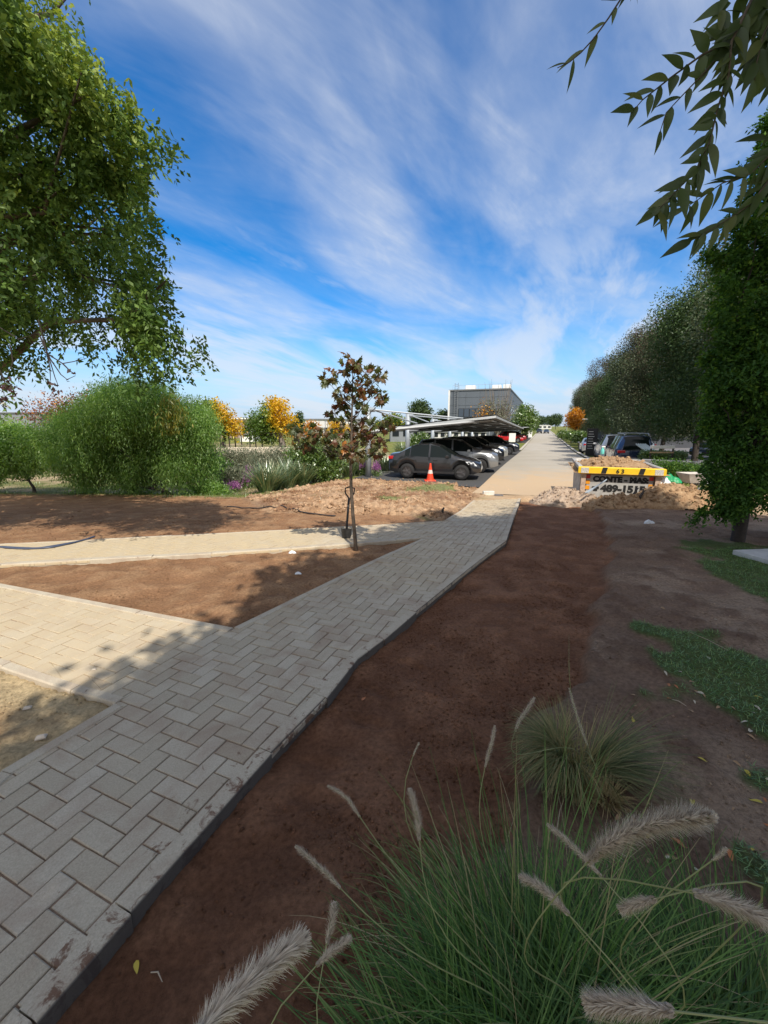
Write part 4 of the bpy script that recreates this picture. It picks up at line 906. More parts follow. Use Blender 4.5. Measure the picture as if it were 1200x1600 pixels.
# ---- heaps
SOILH = {}
def heap_mat(name, c0, c1, c2):
    m, n, l, b = new_mat(name); l.new(ramp(n, l, nz(n, l, 9, 6, .7), [(.3, c0), (.5, c1), (.72, c2)]), b.inputs['Base Color']); b.inputs['Roughness'].default_value = .95
    b.inputs['Specular IOR Level'].default_value = .1; bump(n, l, nz(n, l, 35, 5, .7), .9, .03, b); return m
HEAP = heap_mat('orange_subsoil', (.24, .14, .075), (.38, .245, .14), (.48, .345, .21)); HEAP2 = heap_mat('grey_rubble_soil', (.30, .21, .15), (.42, .32, .24), (.52, .42, .32))
def heap(name, label, c, rx, ry, h, m, rz=0, seed=0, rough=.35, cat='soil heap', res=90, base=None, pw=1.3, clods=220):
    r = thing(name, label, cat, c, rz)
    g = np.linspace(-1.15, 1.15, res); XX, YY = np.meshgrid(g, g); rr = np.sqrt(XX ** 2 + YY ** 2); wx_, wy_ = XX * rx, YY * ry
    lob = fbm(XX * 1.6 + seed, YY * 1.6, 0, 3, seed); e = np.clip(1 - rr ** 1.6 * (.8 + .6 * (lob - .3)), 0, 1) ** (1 / pw)
    ZZ = h * e * (.75 + .5 * lob); ZZ = ZZ + e ** .3 * ((fbm(wx_ * 3.5 + seed, wy_ * 3.5, 0, 4, seed + 5) - .5) * rough * .6 + (np.abs(fbm(wx_ * 9, wy_ * 9, 0, 3, seed + 9) - .5)) * rough * .5)
    ZZ = np.where(e > .01, ZZ, -.06); co, si = math.cos(rz), math.sin(rz)
    if base is None: ZZ = ZZ + H((c[0] + wx_ * co - wy_ * si).ravel(), (c[1] + wx_ * si + wy_ * co).ravel()).reshape(ZZ.shape) - c[2]
    V = np.stack([wx_, wy_, ZZ], -1).reshape(-1, 3); I = np.arange(res * res).reshape(res, res)
    F = np.stack([I[:-1, :-1], I[:-1, 1:], I[1:, 1:], I[1:, :-1]], -1).reshape(-1, 4)
    np_mesh('soil', V, F, m, r, smooth=True)
    mb = MB(); ok = np.argwhere((e.ravel() > .12) & (rr.ravel() < 1.1)).ravel()
    for i in rng.choice(ok, min(clods, len(ok))):
        s_ = abs(rng.normal()) * .028 + .012; p = V[i]; M = Matrix.Rotation(rng.uniform(0, 6), 4, Vector(rng.normal(size=3)).normalized())
        mb.box((p[0], p[1], p[2] + s_ * .2), (s_ * rng.uniform(.8, 2), s_ * rng.uniform(.8, 1.8), s_ * rng.uniform(.6, 1.2)), M=M, ch=s_ * .25)
    if mb.v: k = mb.build('clods', m, r); k['kind'] = 'stuff'
    return r
c = RD(S1 + 1.55, 2.0); heap('soil_load', 'orange soil load heaped above the rim of the rubble skip', (c[0], c[1], zr - .10), .98, 1.55, .25, HEAP, -R(20.64), 3, .16, 'soil', base=0)
q = GP(880, 783); heap('soil_heap', 'low grey rubble heap on the road left of the skip', q, .85, .75, .34, HEAP2, 0, 7, .3)
q = GP(962, 792); heap('soil_heap', 'brown soil heap right in front of the skip lettering', q, .85, .5, .27, HEAP, .1, 11, .3)
q = GP(1055, 793); heap('soil_heap', 'largest orange soil heap to the right of the skip', (q[0], q[1] + .15, q[2]), 1.08, .72, .56, HEAP, -.1, 17, .35, clods=320)
# white sack, green tarpaulin
def blob_sheet(nm, label, cat, c, rx, ry, h, m, seed):
    g = np.linspace(-1, 1, 30); XX, YY = np.meshgrid(g, g); rr = np.sqrt(XX ** 2 + YY ** 2); a = np.arctan2(YY, XX)
    k = np.clip(1 - rr / (.8 + .2 * np.sin(a * 3 + seed)), 0, 1) ** .5; Z_ = h * k * (.6 + .8 * fbm(XX * 2.5 + seed, YY * 2.5, 0, 3, seed)) + (fbm(XX * 5, YY * 5, 0, 2, seed) - .5) * h * .5 * k
    s_ = np.minimum(1, (.8 + .2 * np.sin(a * 3 + seed)) / np.maximum(rr, 1e-3)); V = np.stack([XX * s_ * rx, YY * s_ * ry, Z_], -1).reshape(-1, 3); I = np.arange(900).reshape(30, 30)
    F = np.stack([I[:-1, :-1], I[:-1, 1:], I[1:, 1:], I[1:, :-1]], -1).reshape(-1, 4); o = np_mesh(nm, V, F, m, smooth=True); o.location = tuple(c); return tagit(o, label, cat)
PLW = mat('white_plastic_sack', (.72, .7, .66), .5, var=.15)
q = W(1034, 752, 10.9); blob_sheet('plastic_sack', 'crumpled white plastic sack on the soil heap beside the skip', 'sack', (q[0], q[1], q[2] - .05), .22, .2, .2, PLW, 2)
q = W(1019, 750, 11.1); blob_sheet('plastic_sheet', 'white plastic sheeting wedged between skip and soil heap', 'sheet', (q[0], q[1], q[2] - .08), .2, .18, .14, PLW, 5)
q = W(1046, 748, 12.0); blob_sheet('tarpaulin', 'bright green tarpaulin bundle behind the soil heap', 'tarpaulin', (q[0], q[1], q[2] - .10), .33, .3, .24, mat('green_tarp', (.01, .28, .10), .45, var=.2), 4)
# grey metal profiles leaning by the skip
A, B = Vector(W(914, 769, 10.45)), Vector(W(946, 751, 10.9)); mb = MB()
for k in range(3): mb.tube([A + Vector((k * .045, .02 * k, -.02)), B + Vector((k * .03, .03 * k, .012 * k))], .017, 4)
tagit(mb.build('metal_profiles', mat('pale_metal', (.4, .45, .48), .4, .5, .1)), 'bundle of pale metal profiles leaning against the front of the skip', 'metal profiles')
for i, (u, v, du, dv, lb) in enumerate([(990, 770, 5, -9, 'short dark root stump sticking out of the soil before the skip'), (999, 775, 7, -11, 'forked dark root right of the short stump')]):
    A, B = Vector(W(u, v + 3, 10.0)), Vector(W(u + du, v + dv, 10.1)); mb = MB().tube([A, (A + B) / 2 + Vector((.02, 0, 0)), B], [.035, .03, .012], 6).tube([(A + B) / 2, B + Vector((.06, 0, -.02))], [.02, .008], 5)
    tagit(mb.build('dead_root', BARKD), lb, 'root')
# spray bottle standing in the soil load
q = W(941, 708, 13.3); sb = thing('spray_bottle', 'turquoise spray bottle with white trigger standing on the skip load', 'bottle', (q[0], q[1], q[2] - .02))
MB().lathe([(.05, -.02), (.055, .0), (.055, .12), (.02, .17), (.018, .20)], n=12).build('bottle_body', mat('turquoise_plastic', (.15, .55, .5), .3, var=.05), sb, smooth=True)
MB().box((.02, 0, .22), (.11, .035, .045), ch=.01).box((.06, 0, .18), (.015, .02, .05)).build('trigger', WHITE, sb)

# ---- right side: banked bed, bench-like board, wheelbarrow, lamps, totem
WALLG = mat('shaded_wall_grey', (.2, .2, .21), .85, var=.15, scale=2, bmp=.3)
a, b_ = W(1003, 719, 17.5), W(1160, 722, 15.5); dv = b_ - a; ln = math.hypot(dv[0], dv[1]); ang = math.atan2(dv[1], dv[0]); c = (a + b_) / 2; gb = -.6
o = MB().box((c[0], c[1], (c[2] + gb) / 2), (ln, .3, c[2] - gb), rz=ang, ch=.02).build('retaining_wall', WALLG); tagit(o, 'low grey retaining wall behind the skip, hidden by dark plants', 'wall')
bank = thing('board_stand', 'white topped open board stand on thin legs above the retaining wall', 'board stand', W(1037, 716, 18.5)); D = 18.5
a, b_, lo = W(1017, 696, D), W(1054, 701, D), W(1017, 718, D)[2]
MB().box(((a[0] + b_[0]) / 2, D, (a[2] + b_[2]) / 2), (b_[0] - a[0], .06, a[2] - b_[2]), ch=.01).build('board', WHITE, bank, world=True)
for u in (1018.5, 1053): x = W(u, 700, D)[0]; MB().box((x, D + .04, (b_[2] + lo) / 2 - .05), (.05, .05, b_[2] - lo + .1)).build('leg', BARKD, bank, world=True)
z = W(1030, 707, D)[2]; MB().box(((a[0] + b_[0]) / 2, D + .02, z), (b_[0] - a[0], .04, .06)).build('crossbar', mat('raw_timber', (.45, .32, .18), .8), bank, world=True)
wbp = W(1085, 742, 11.2); wb = thing('wheelbarrow', 'builders wheelbarrow with pale tray behind the soil heap at right', 'wheelbarrow', (wbp[0], wbp[1], float(H(wbp[0], wbp[1])[0])))
zt_ = wbp[2] - wb.location.z
MB().add([(-.32, -.25, zt_ + .02), (.38, -.25, zt_ + .02), (.38, .25, zt_ + .02), (-.32, .25, zt_ + .02), (-.2, -.16, zt_ - .2), (.24, -.16, zt_ - .2), (.24, .16, zt_ - .2), (-.2, .16, zt_ - .2),
          (-.33, -.27, zt_ + .05), (.40, -.27, zt_ + .05), (.40, .27, zt_ + .05), (-.33, .27, zt_ + .05)], [(4, 7, 6, 5), (0, 1, 5, 4), (1, 2, 6, 5), (2, 3, 7, 6), (3, 0, 4, 7), (8, 9, 1, 0), (9, 10, 2, 1), (10, 11, 3, 2), (11, 8, 0, 3)]).build('tray', mat('dusty_tray', (.45, .42, .38), .7, var=.2), wb)
MB().lathe([(.08, -.04), (.17, -.04), (.19, 0), (.17, .04), (.08, .04)], (-.12, -.0, .19), 16, Matrix.Rotation(R(90), 4, 'X')).build('wheel', RUBBER, wb)
MB().tube([(-.15, -.12, .2), (.2, -.2, zt_ - .22), (.85, -.27, zt_ - .05)], .018, 6).tube([(-.15, .12, .2), (.2, .2, zt_ - .22), (.85, .27, zt_ - .05)], .018, 6).tube([(.3, -.2, zt_ - .2), (.35, -.22, 0)], .016, 6).tube([(.3, .2, zt_ - .2), (.35, .22, 0)], .016, 6).build('frame', STEELD, wb)

def lamp(label, u_pole, u_head, v_head, D, h0=None):
    p = W(u_pole, v_head + 1, D); g = float(T(p[0], p[1])); r = thing('street_lamp', label, 'street lamp', (p[0], p[1], g), group='street lamps along the right verge')
    hd = W(u_head, v_head, D * .98); MB().tube([(p[0], p[1], g), (p[0], p[1], p[2])], [.09, .06], 8).build('pole', STEEL, r, world=True)
    MB().tube([(p[0], p[1], p[2] - .05), (hd[0], hd[1], hd[2])], .04, 6).build('arm', STEEL, r, world=True)
    MB().box((hd[0], hd[1], hd[2]), (.85, .28, .10), rz=math.atan2(hd[1] - p[1], hd[0] - p[0]), ch=.03).build('lamp_head', mat('lamp_head_grey', (.6, .62, .63), .5) if 'lamp_head_grey' not in bpy.data.materials else bpy.data.materials['lamp_head_grey'], r, world=True)
lamp('nearest grey street lamp with side arm, above the blue people carrier', 982, 953, 640, 42)
lamp('second street lamp, arm showing just left of the black totem', 928, 914, 655, 62)
lamp('farthest of the three street lamps, left of the orange tree', 886, 879, 661, 95)
tt = thing('totem_sign', 'tall black totem sign with rows of tiny white lines on the right verge', 'sign', RD(38, 3.72), -R(20.64)); tz = W(915, 669, 39)[2] - tt.location.z
MB().box((0, 0, tz / 2), (.78, .16, tz), ch=.015).build('panel', BLACK, tt)
mb = MB()
for k in range(8): mb.box((-.12 + (k % 3) * .02, -.084, tz - .25 - k * .19), (.34 + .06 * ((k * 7) % 3), .006, .03))
mb.build('lettering', WHITE, tt)
ts = thing('sign_post', 'small white notice panel in front of the red cars', 'sign', RD(61, -4.0)); a = RD(61, -4.0)
MB().box((a[0], a[1], a[2] + 1.0), (.9, .06, 1.2)).build('board', WHITE, ts, world=True); MB().box((a[0], a[1] + .05, a[2] + .2), (.08, .05, .6)).build('post', STEEL, ts, world=True)
ws_ = thing('marker_post', 'slim white totem post at the left kerb beyond the red cars', 'post', RD(100, -2.9)); a = RD(100, -2.9); MB().box((a[0], a[1], a[2] + 1.6), (1.0, .5, 3.2), ch=.05).build('panel', WHITE, ws_, world=True)
# parked cars and building in the shade at right
car('parked_car', 'dark car in the shaded car park behind the right-hand trees', 'car', (22.5, 30, -.62), R(250), paint('shade_black', (.02, .022, .03)), 'sedan', 'cars in the shaded car park', RIMS)
car('parked_car', 'grey car in the shaded car park, left of the dark one', 'car', (17.5, 33, -.66), R(250), paint('shade_grey', (.2, .2, .22)), 'suv', 'cars in the shaded car park', RIMS)
simple_building('office_building', 'long grey and white building behind the right-hand tree row', 1000, 1500, 652, 50, mat('shaded_facade', (.06, .064, .075), .8, var=.15, scale=.25), wins=26, depth=10)  # shade of the trees put into the dark facade colour

# ---- shovel, hose, pipe, slab, litter
q = GP(541, 841); sh_ = thing('shovel', 'black handled shovel propped upright against the maple sapling', 'shovel', (q[0], q[1], q[2]))
D0 = q[1]; up = W(547, 764, D0 + .12); bb = W(541, 843, D0); bt = W(542, 826, D0 + .01); nk = W(544, 800, D0 + .03)
def sc(u, v, dd=0): return Vector(W(u, v, D0 + dd))
mb = MB(); vs = []; nn_ = 7
for lv, (v, wpx, cc) in enumerate([(826, 8.5, .03), (832, 8.0, .032), (838, 7.3, .03), (842, 5.5, .02), (844, 3, .01)]):
    for k in range(nn_): t = k / (nn_ - 1) * 2 - 1; p = sc(541.2 + t * wpx, v); p.y += cc * (t * t) * 1.2 - .02; vs.append(p)
vs2 = [p + Vector((0, .006, 0)) for p in vs]; k5 = 5
fs = [(i * nn_ + j, i * nn_ + j + 1, (i + 1) * nn_ + j + 1, (i + 1) * nn_ + j) for i in range(k5 - 1) for j in range(nn_ - 1)]
mb.add(vs, fs); mb.add(vs2, [f[::-1] for f in fs]); mb.build('blade', mat('worn_shovel_steel', (.05, .048, .045), .5, .5, .3, 30), sh_, world=True, smooth=True)
MB().tube([sc(541.5, 834, .01), sc(542, 820, .02), sc(544, 795, .05), sc(545.5, 778, .09)], [.024, .018, .018, .019], 8).build('shaft', BLACK, sh_, world=True, smooth=True)
MB().tube([sc(545.5, 779, .09), sc(540, 771, .1), sc(539.5, 763, .11), sc(546.5, 760.5, .11), sc(554, 763, .11), sc(553, 771, .1), sc(546.5, 779, .09)], .012, 7).build('grip', BLACK, sh_, world=True, smooth=True)

def ground_line(nm, label, cat, pts, rad, m, lift=.0):
    c = []
    for i in range(len(pts) - 1):
        for t in np.linspace(0, 1, 7)[:-1]: c.append((pts[i][0] + (pts[i + 1][0] - pts[i][0]) * t, pts[i][1] + (pts[i + 1][1] - pts[i][1]) * t))
    c.append(pts[-1]); c = np.array(c); k = np.array([1, 2, 3, 2, 1]) / 9; cs = c.copy()
    for d in range(2): cs[2:-2, d] = np.convolve(c[:, d], k, 'valid')
    P3 = []
    for u, v in cs:
        p = P(u, v); P3.append((p[0], p[1], max(float(H(p[0], p[1])[0]), float(T(p[0], p[1])) if sdist(PATHP, np.array([p[0]]), np.array([p[1]]))[0] > 0 else -9) + rad + lift))
    return tagit(MB().tube(P3, rad, 7).build(nm, m, smooth=True), label, cat)
HOSE = mat('dark_blue_hose', (.06, .075, .12), .4, var=.1)
ground_line('garden_hose', 'dark blue hose looping across the far paved branch at left', 'hose', [(-60, 846), (-20, 852), (6, 857), (40, 859), (80, 857), (112, 850), (135, 844), (148, 840)], .014, HOSE)
ground_line('garden_hose', 'second short hose strand lying just beside the loop at far left', 'hose', [(-50, 858), (0, 855), (30, 857), (60, 858), (90, 853), (118, 848)], .012, HOSE)
ground_line('irrigation_pipe', 'black irrigation pipe running along the bare soil behind the shovel', 'pipe', [(355, 793), (390, 795), (430, 797), (460, 800), (490, 804), (524, 807)], .014, BLACK, .01)
ground_line('timber_stake', 'thin pale stake lying on rough soil left of the pale block', 'stake', [(712, 772), (730, 773), (743, 773)], .012, mat('stake_timber', (.45, .3, .18), .8), .04)
q = GP(691, 806); tagit(MB().tube([(q[0], q[1], q[2] - .03), (q[0] + .01, q[1], q[2] + .10)], [.03, .022], 8).tube([(q[0] + .01, q[1], q[2] + .10), (q[0] + .04, q[1], q[2] + .13)], .018, 7).build('sprinkler', BLACK), 'black irrigation stub standing at the corner where the paths meet', 'sprinkler')
q = GP(1215, 880); o = MB().prism([(-.16, -.32), (.5, -.3), (.6, .45), (-.3, .35)], -.02, .055).build('concrete_slab', mat('pale_slab', (.5, .5, .49), .85, bmp=.4), bevel=.006); o.location = tuple(q); tagit(o, 'pale concrete slab lying on the ground at the right edge', 'slab')
LITW = mat('white_litter', (.75, .77, .8), .5, var=.1)
for (u, v, s_, lb) in [(1013, 819, .11, 'crumpled white plastic scrap on the bare ground near the skip'), (457, 861, .06, 'small white cup shard at the kerb of the triangular bed'), (466, 894, .045, 'tiny pale scrap in the middle of the triangular bed')]:
    q = GP(u, v); blob_sheet('litter', lb, 'litter', (q[0], q[1], q[2] + .005), s_, s_ * .7, s_ * .6, LITW, 3)
STN = mat('pale_stone', (.6, .52, .42), .9, var=.15, scale=30, bmp=.5)
for (u, v, s_, lb) in [(42, 1103, .028, 'white pebble in the sandy patch, upper one'), (63, 1147, .035, 'largest white pebble in the sandy patch'), (147, 1047, .018, 'small white pebble on the pavers above the sandy patch')]:
    q = P(u, v); z = max(float(H(q[0], q[1])[0]), q[2] if v == 1047 else -9); tagit(MB().box((q[0], q[1], z + s_ * .3), (s_ * 1.5, s_, s_ * .8), rz=.4, ch=s_ * .3).build('pebble', STN), lb, 'pebble')
# ================================================================== VEGETATION
def BL(lst, D, dj=.0, k=1.0, r=rng):
    out = []
    for q in lst:
        u, v, rp = q[:3]; d = (q[3] if len(q) > 3 else D) + r.uniform(-dj, dj); out.append((tuple(W(u, v, d)), rp * d / FPX * k))
    return out
def gz0(x, y): return float(H(x, y)[0])
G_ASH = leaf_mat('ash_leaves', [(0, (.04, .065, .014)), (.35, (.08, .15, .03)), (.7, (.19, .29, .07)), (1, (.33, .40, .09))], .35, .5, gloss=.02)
G_DARK = leaf_mat('dark_green_leaves', [(0, (.025, .07, .016)), (.6, (.065, .15, .03)), (.88, (.12, .23, .035)), (1, (.2, .26, .03))], .3, .5, gloss=.015)
G_SHADE = leaf_mat('shade_tree_leaves', [(0, (.025, .045, .018)), (1, (.06, .085, .03))], .12, .4)
G_PEP = leaf_mat('pepper_leaves', [(0, (.11, .22, .05)), (.6, (.24, .41, .09)), (1, (.38, .52, .13))], .55, .5, gloss=.05)
G_PEPY = leaf_mat('yellowing_leaves', [(0, (.10, .15, .03)), (1, (.38, .33, .05))], .4, .5, gloss=.05)
G_PUR = leaf_mat('purple_green_leaves', [(0, (.045, .07, .03)), (.5, (.08, .11, .05)), (.75, (.11, .12, .065)), (.88, (.12, .08, .065)), (1, (.15, .06, .065))], .25, .5, gloss=.05)
G_YEL = leaf_mat('autumn_yellow_leaves', [(0, (.05, .12, .02)), (.4, (.14, .22, .03)), (.62, (.5, .40, .02)), (1, (.75, .42, .015))], .4, .5, gloss=.04)
G_ORG = leaf_mat('autumn_orange_leaves', [(0, (.25, .10, .03)), (.5, (.55, .25, .02)), (1, (.75, .38, .02))], .4, .5, gloss=.04)
G_RED = leaf_mat('autumn_red_leaves', [(0, (.12, .04, .03)), (.6, (.25, .10, .06)), (.8, (.5, .2, .05)), (1, (.65, .28, .02))], .3, .5, gloss=.04)
G_MAPLE = leaf_mat('maple_leaves', [(0, (.04, .06, .012)), (.3, (.09, .105, .02)), (.5, (.14, .085, .025)), (.72, (.17, .055, .03)), (.88, (.30, .11, .025)), (1, (.5, .2, .04))], .45, .45, gloss=.05)
G_BUSH = leaf_mat('bush_leaves', [(0, (.05, .10, .02)), (.6, (.11, .2, .03)), (1, (.22, .30, .05))], .35, .4)
G_GREY = leaf_mat('grey_shrub_leaves', [(0, (.10, .12, .07)), (.6, (.17, .19, .12)), (1, (.32, .29, .18))], .3, .5, gloss=.05)
G_FAR = leaf_mat('distant_leaves', [(0, (.03, .06, .018)), (1, (.08, .13, .035))], .25, .6, gloss=.04)

def tree(name, label, base, blobs, ncl, per, spread, size, lm, bark=BARKD, tr=.12, nl=16, droop=-.3, carve=.0, tfun=None, group=None, aspect=.45, inner=.5, squash=.9, seed=3, ttop=.75, cat='tree', lean=None, start=.35, spray=False, cs=None):
    r = thing(name, label, cat, base, 0, group)
    cr, C = crown_mesh('crown', blobs, ncl, per, spread, size, lm, r, True, aspect, droop, carve, tfun, rng, inner, seed, squash, spray, cs)
    zmax = max(b[0][2] for b in blobs); mb = MB(); base = np.array(base, float); cc = np.mean([b[0] for b in blobs], 0) if lean is None else lean
    pts = []
    for f in np.linspace(0, 1, 6):
        q = base * (1 - f) + np.array([base[0] + (cc[0] - base[0]) * f * .6, base[1] + (cc[1] - base[1]) * f * .6, base[2] + (zmax - base[2]) * ttop]) * f
        pts.append(q + rng.normal(size=3) * .04 * (0 < f < 1) * (tr / .12))
    mb.tube([pts[0] - np.array([0, 0, .1])] + pts, [tr * 1.35] + [tr * (1.1 - .95 * f) for f in np.linspace(0, 1, 6)], 9)
    if name == 'ash_tree': C = C[(C[:, 2] > 3.3) | (C[:, 0] < -5)]
    for i in rng.choice(len(C), min(nl, len(C)), replace=False):
        e = C[i]; f = rng.uniform(start, .98) * 5; a = int(min(4, f)); s = pts[a] + (pts[a + 1] - pts[a]) * (f - a)
        if e[2] < s[2] - .5: s = pts[max(1, a - 2)]
        d = np.linalg.norm(e - s); m1 = s * .5 + e * .5 + np.array([0, 0, .10 * d]) + rng.normal(size=3) * .06 * d; k = tr * rng.uniform(.25, .45)
        mb.tube([s, s * .6 + m1 * .4, m1, m1 * .4 + e * .6 + rng.normal(size=3) * .03 * d, e], [k, k * .75, k * .5, k * .3, k * .12], 5, False)
    mb.build('trunk', bark, r, world=True, smooth=True); return r

# ---- big tree at the left, only its right-hand side in the picture
lb = [(-60, 60, 90), (40, 40, 70), (90, 75, 35), (10, 130, 100), (110, 165, 62), (165, 160, 38), (60, 240, 95), (160, 235, 60), (222, 243, 34), (250, 245, 20), (262, 238, 14), (195, 205, 30), (-20, 300, 110), (90, 340, 95), (175, 320, 55), (205, 290, 32),
      (60, 430, 85), (160, 420, 58), (215, 415, 38), (240, 430, 22), (-40, 450, 90), (120, 500, 48), (200, 490, 34), (10, 520, 60), (170, 540, 28), (245, 520, 24), (250, 560, 22), (215, 555, 22), (262, 595, 18), (282, 575, 14), (300, 563, 9), (258, 622, 16), (225, 460, 40), (195, 540, 34), (225, 530, 36), (240, 580, 30), (275, 545, 24), (215, 500, 40), (262, 600, 20), (295, 560, 16), (315, 552, 9), (252, 640, 16), (230, 350, 26), (235, 300, 22), (130, 260, 60), (100, 90, 30), (120, 110, 16), (40, 560, 26), (-10, 570, 40), (5, 612, 16)]
BLB = BL([(q[0], q[1], q[2]) for q in lb], 5.5, .5)
BLB += BL([(q[0], q[1], q[2]) for q in lb if 280 < q[1] < 560 and q[2] > 30], 6.7, .3, .85)
BLB += [((rng.uniform(-7.5, -3.6), rng.uniform(4.6, 5.8), rng.uniform(2.6, 6)), .8) for q in range(16)]
BLB = [b_ for b_ in BLB if not (b_[0][0] > -4.2 and b_[0][2] > 3 and abs(b_[0][1] - 5.2) < .7 and b_[1] == .8)]
BLB += [((-8.5, 6.5, 5.5), 1.7), ((-9.5, 7.5, 7.0), 1.8), ((-8, 7.5, 3.8), 1.5), ((-7.0, 8, 9), 2.0), ((-5.5, 7.6, 10.5), 1.6), ((-10, 8.5, 4.0), 1.6), ((-9, 5.5, 8.5), 1.6), ((-6.6, 8.2, 4.4), 1.3), ((-5.6, 8.4, 5.8), 1.3)]
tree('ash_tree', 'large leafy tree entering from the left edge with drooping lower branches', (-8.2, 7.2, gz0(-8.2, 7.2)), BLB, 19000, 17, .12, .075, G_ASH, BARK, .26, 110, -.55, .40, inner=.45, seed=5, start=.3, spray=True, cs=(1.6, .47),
     tfun=lambda Q, t: np.clip(t * .55 + .95 * (fbm(Q[:, 0] * 1.3, Q[:, 1] * 1.3, Q[:, 2] * 1.3, 2, 9) - .42) + .22 * ss(3.0, 6, Q[:, 2]) + .12, 0, 1))  # tint rises with height: sunlight on the upper leaves put into their colour
ash = [o for o in bpy.data.objects if o.name == 'ash_tree'][0]
def project(Q):
    d = Q - np.array([0, 0, EYE]); dep = d[:, 1] * math.cos(PITCH) - d[:, 2] * math.sin(PITCH); upv = d[:, 1] * math.sin(PITCH) + d[:, 2] * math.cos(PITCH); dep = np.where(dep < .05, .05, dep)
    return 600 + FPX * d[:, 0] / dep, 800 - FPX * upv / dep
def casters(poly, n, h0, h1):
    pl = PX(poly); xx = [p[0] for p in pl]; yy = [p[1] for p in pl]; A_ = rng.uniform(min(xx), max(xx), n * 4); B_ = rng.uniform(min(yy), max(yy), n * 4); k = sdist(pl, A_, B_) > .1; k &= fbm(A_ * 1.1, B_ * 1.1, 0, 3, 91) < .60
    A_, B_ = A_[k][:n], B_[k][:n]; h = rng.uniform(h0, h1, len(A_)); kk = (h - T(A_, B_)) / TOSUN.z; Q = np.stack([A_ + TOSUN.x * kk, B_ + TOSUN.y * kk, h], 1); u, v = project(Q); return Q[(u < -60) | (v < -60) | (Q[:, 1] < .2)]
CS = []  # out-of-view leaves added to shade the lower crown of the left tree
for q in range(900):
    h = rng.uniform(6.8, 9.2); z = rng.uniform(2.3, 4.0); x, y = rng.uniform(-6.5, -1.9), rng.uniform(5.0, 6.2)
    if fbm(x * .9, y * .9, z * .9, 2, 61) < .5: CS.append((x + TOSUN.x * (h - z) / TOSUN.z, y + TOSUN.y * (h - z) / TOSUN.z, h))
CS = np.array(CS); uu, vv = project(CS); CS = CS[(vv < -120) | (uu < -150)][:120]
Q = np.repeat(CS, 45, 0) + rng.normal(size=(len(CS) * 45, 3)) * np.array([.22, .22, .3]); V, F, t = leaves(Q, .12, .5, np.array([0, 0, -.4])); np_mesh('added_shade_leaves', V, F, G_ASH, ash, True, attrs={'tint': t * .8})
mb = MB()
for i in rng.choice(len(CS), min(9, len(CS)), replace=False):
    e = CS[i]; s = np.array([-8.0, 7.0, rng.uniform(4.5, 6.5)]); mb.tube([s, (s + e) / 2 + np.array([0, 0, .9]), e], [.07, .045, .012], 6, False)
mb.build('limbs', BARK, ash, world=True, smooth=True)  # limbs reaching out to the added shading leaves
# bare twigs with a few dark red leaves hanging below its crown
tw = thing('bare_twig', 'thin bare twigs with a few dark red leaves hanging at left under the big tree', 'twigs', W(20, 560, 4.6)); mb = MB(); LC = []
def wtube(mb, pts, D, r0, r1, n=5):
    mb.tube([W(u, v, D + (p[0] if p else 0)) for u, v, *p in pts], list(np.linspace(r0, r1, len(pts))), n)
for pts in ([(-40, 520), (-10, 560), (3, 585), (8, 595), (14, 600)], [(3, 585), (1, 597)], [(5, 590), (10, 605)], [(16, 540), (20, 565), (17, 575), (8, 584)], [(60, 500), (72, 545), (80, 570), (86, 590), (90, 600)], [(72, 545), (78, 575), (79, 595)],
            [(60, 520), (78, 560), (95, 585), (105, 593), (118, 587)], [(70, 550), (98, 568), (115, 565), (135, 560)], [(98, 568), (110, 580), (118, 585)], [(-20, 500), (30, 530), (60, 520)]):
    wtube(mb, pts, 4.6, .008, .003)
mb.build('twigs', BARKD, tw, world=True)
for (u, v, n_, s_) in [(5, 600, 22, 14), (15, 606, 20, 9), (3, 625, 26, 10), (20, 612, 14, 8), (90, 602, 5, 3), (88, 612, 7, 4), (77, 600, 4, 3), (106, 594, 2, 2), (107, 579, 2, 2), (117, 583, 2, 2)]:
    c = W(u, v, 4.6)
    LC.append(c + rng.normal(size=(n_, 3)) * s_ * .5 * 4.6 / FPX)
LC = np.concatenate(LC); V, F, t = leaves(LC, .055, .55, np.array([0, 0, -.5])); np_mesh('leaves', V, F, leaf_mat('dark_red_leaves', [(0, (.03, .012, .015)), (1, (.10, .03, .03))], .25), tw, True, attrs={'tint': t})

# ---- shade tree standing behind the camera: its crown shades the foreground, its lowest twigs hang into view
def caster(x, y, h):
    g = float(T(x, y)); k = (h - g) / TOSUN.z; return np.array([x + TOSUN.x * k, y + TOSUN.y * k, h])
SHP = PX([(-250, 1330), (-60, 1225), (30, 1165), (110, 1105), (180, 1080), (215, 1045), (290, 1010), (350, 975), (420, 935), (400, 915), (440, 880), (520, 868), (600, 862), (560, 848), (640, 822), (690, 805), (735, 812), (800, 806), (830, 792), (905, 800), (960, 786), (1040, 797), (1200, 812), (1500, 815), (2400, 1000), (2600, 2600), (-400, 2600)])
gxs, gys = np.meshgrid(np.arange(-5, 9.5, .27), np.arange(-.6, 10.6, .27)); gxs = gxs.ravel() + rng.uniform(-.15, .15, gxs.size); gys = gys.ravel() + rng.uniform(-.15, .15, gys.size)
sdv_ = sdist(SHP, gxs, gys); ok = sdv_ > .05
hole = fbm(gxs * .9, gys * .9, 0, 3, 77); ok &= ~((hole > .66) & (sdv_ < .7)) & (rng.uniform(0, 1, len(gxs)) < np.clip(.75 + sdv_ * .8, 0, 1))
CC = []
for x, y in zip(gxs[ok], gys[ok]):
    h = 5.0 + .52 * max(0, y - 1) + .25 * abs(x - 1) * .4 + rng.uniform(0, 1.3); CC.append(caster(x, y, h))
CC = np.array(CC); GX_, GY_ = gxs[ok], gys[ok]
far_ = (GX_ > 4.6) & (GY_ > 4.0) & (GY_ < 5.0)
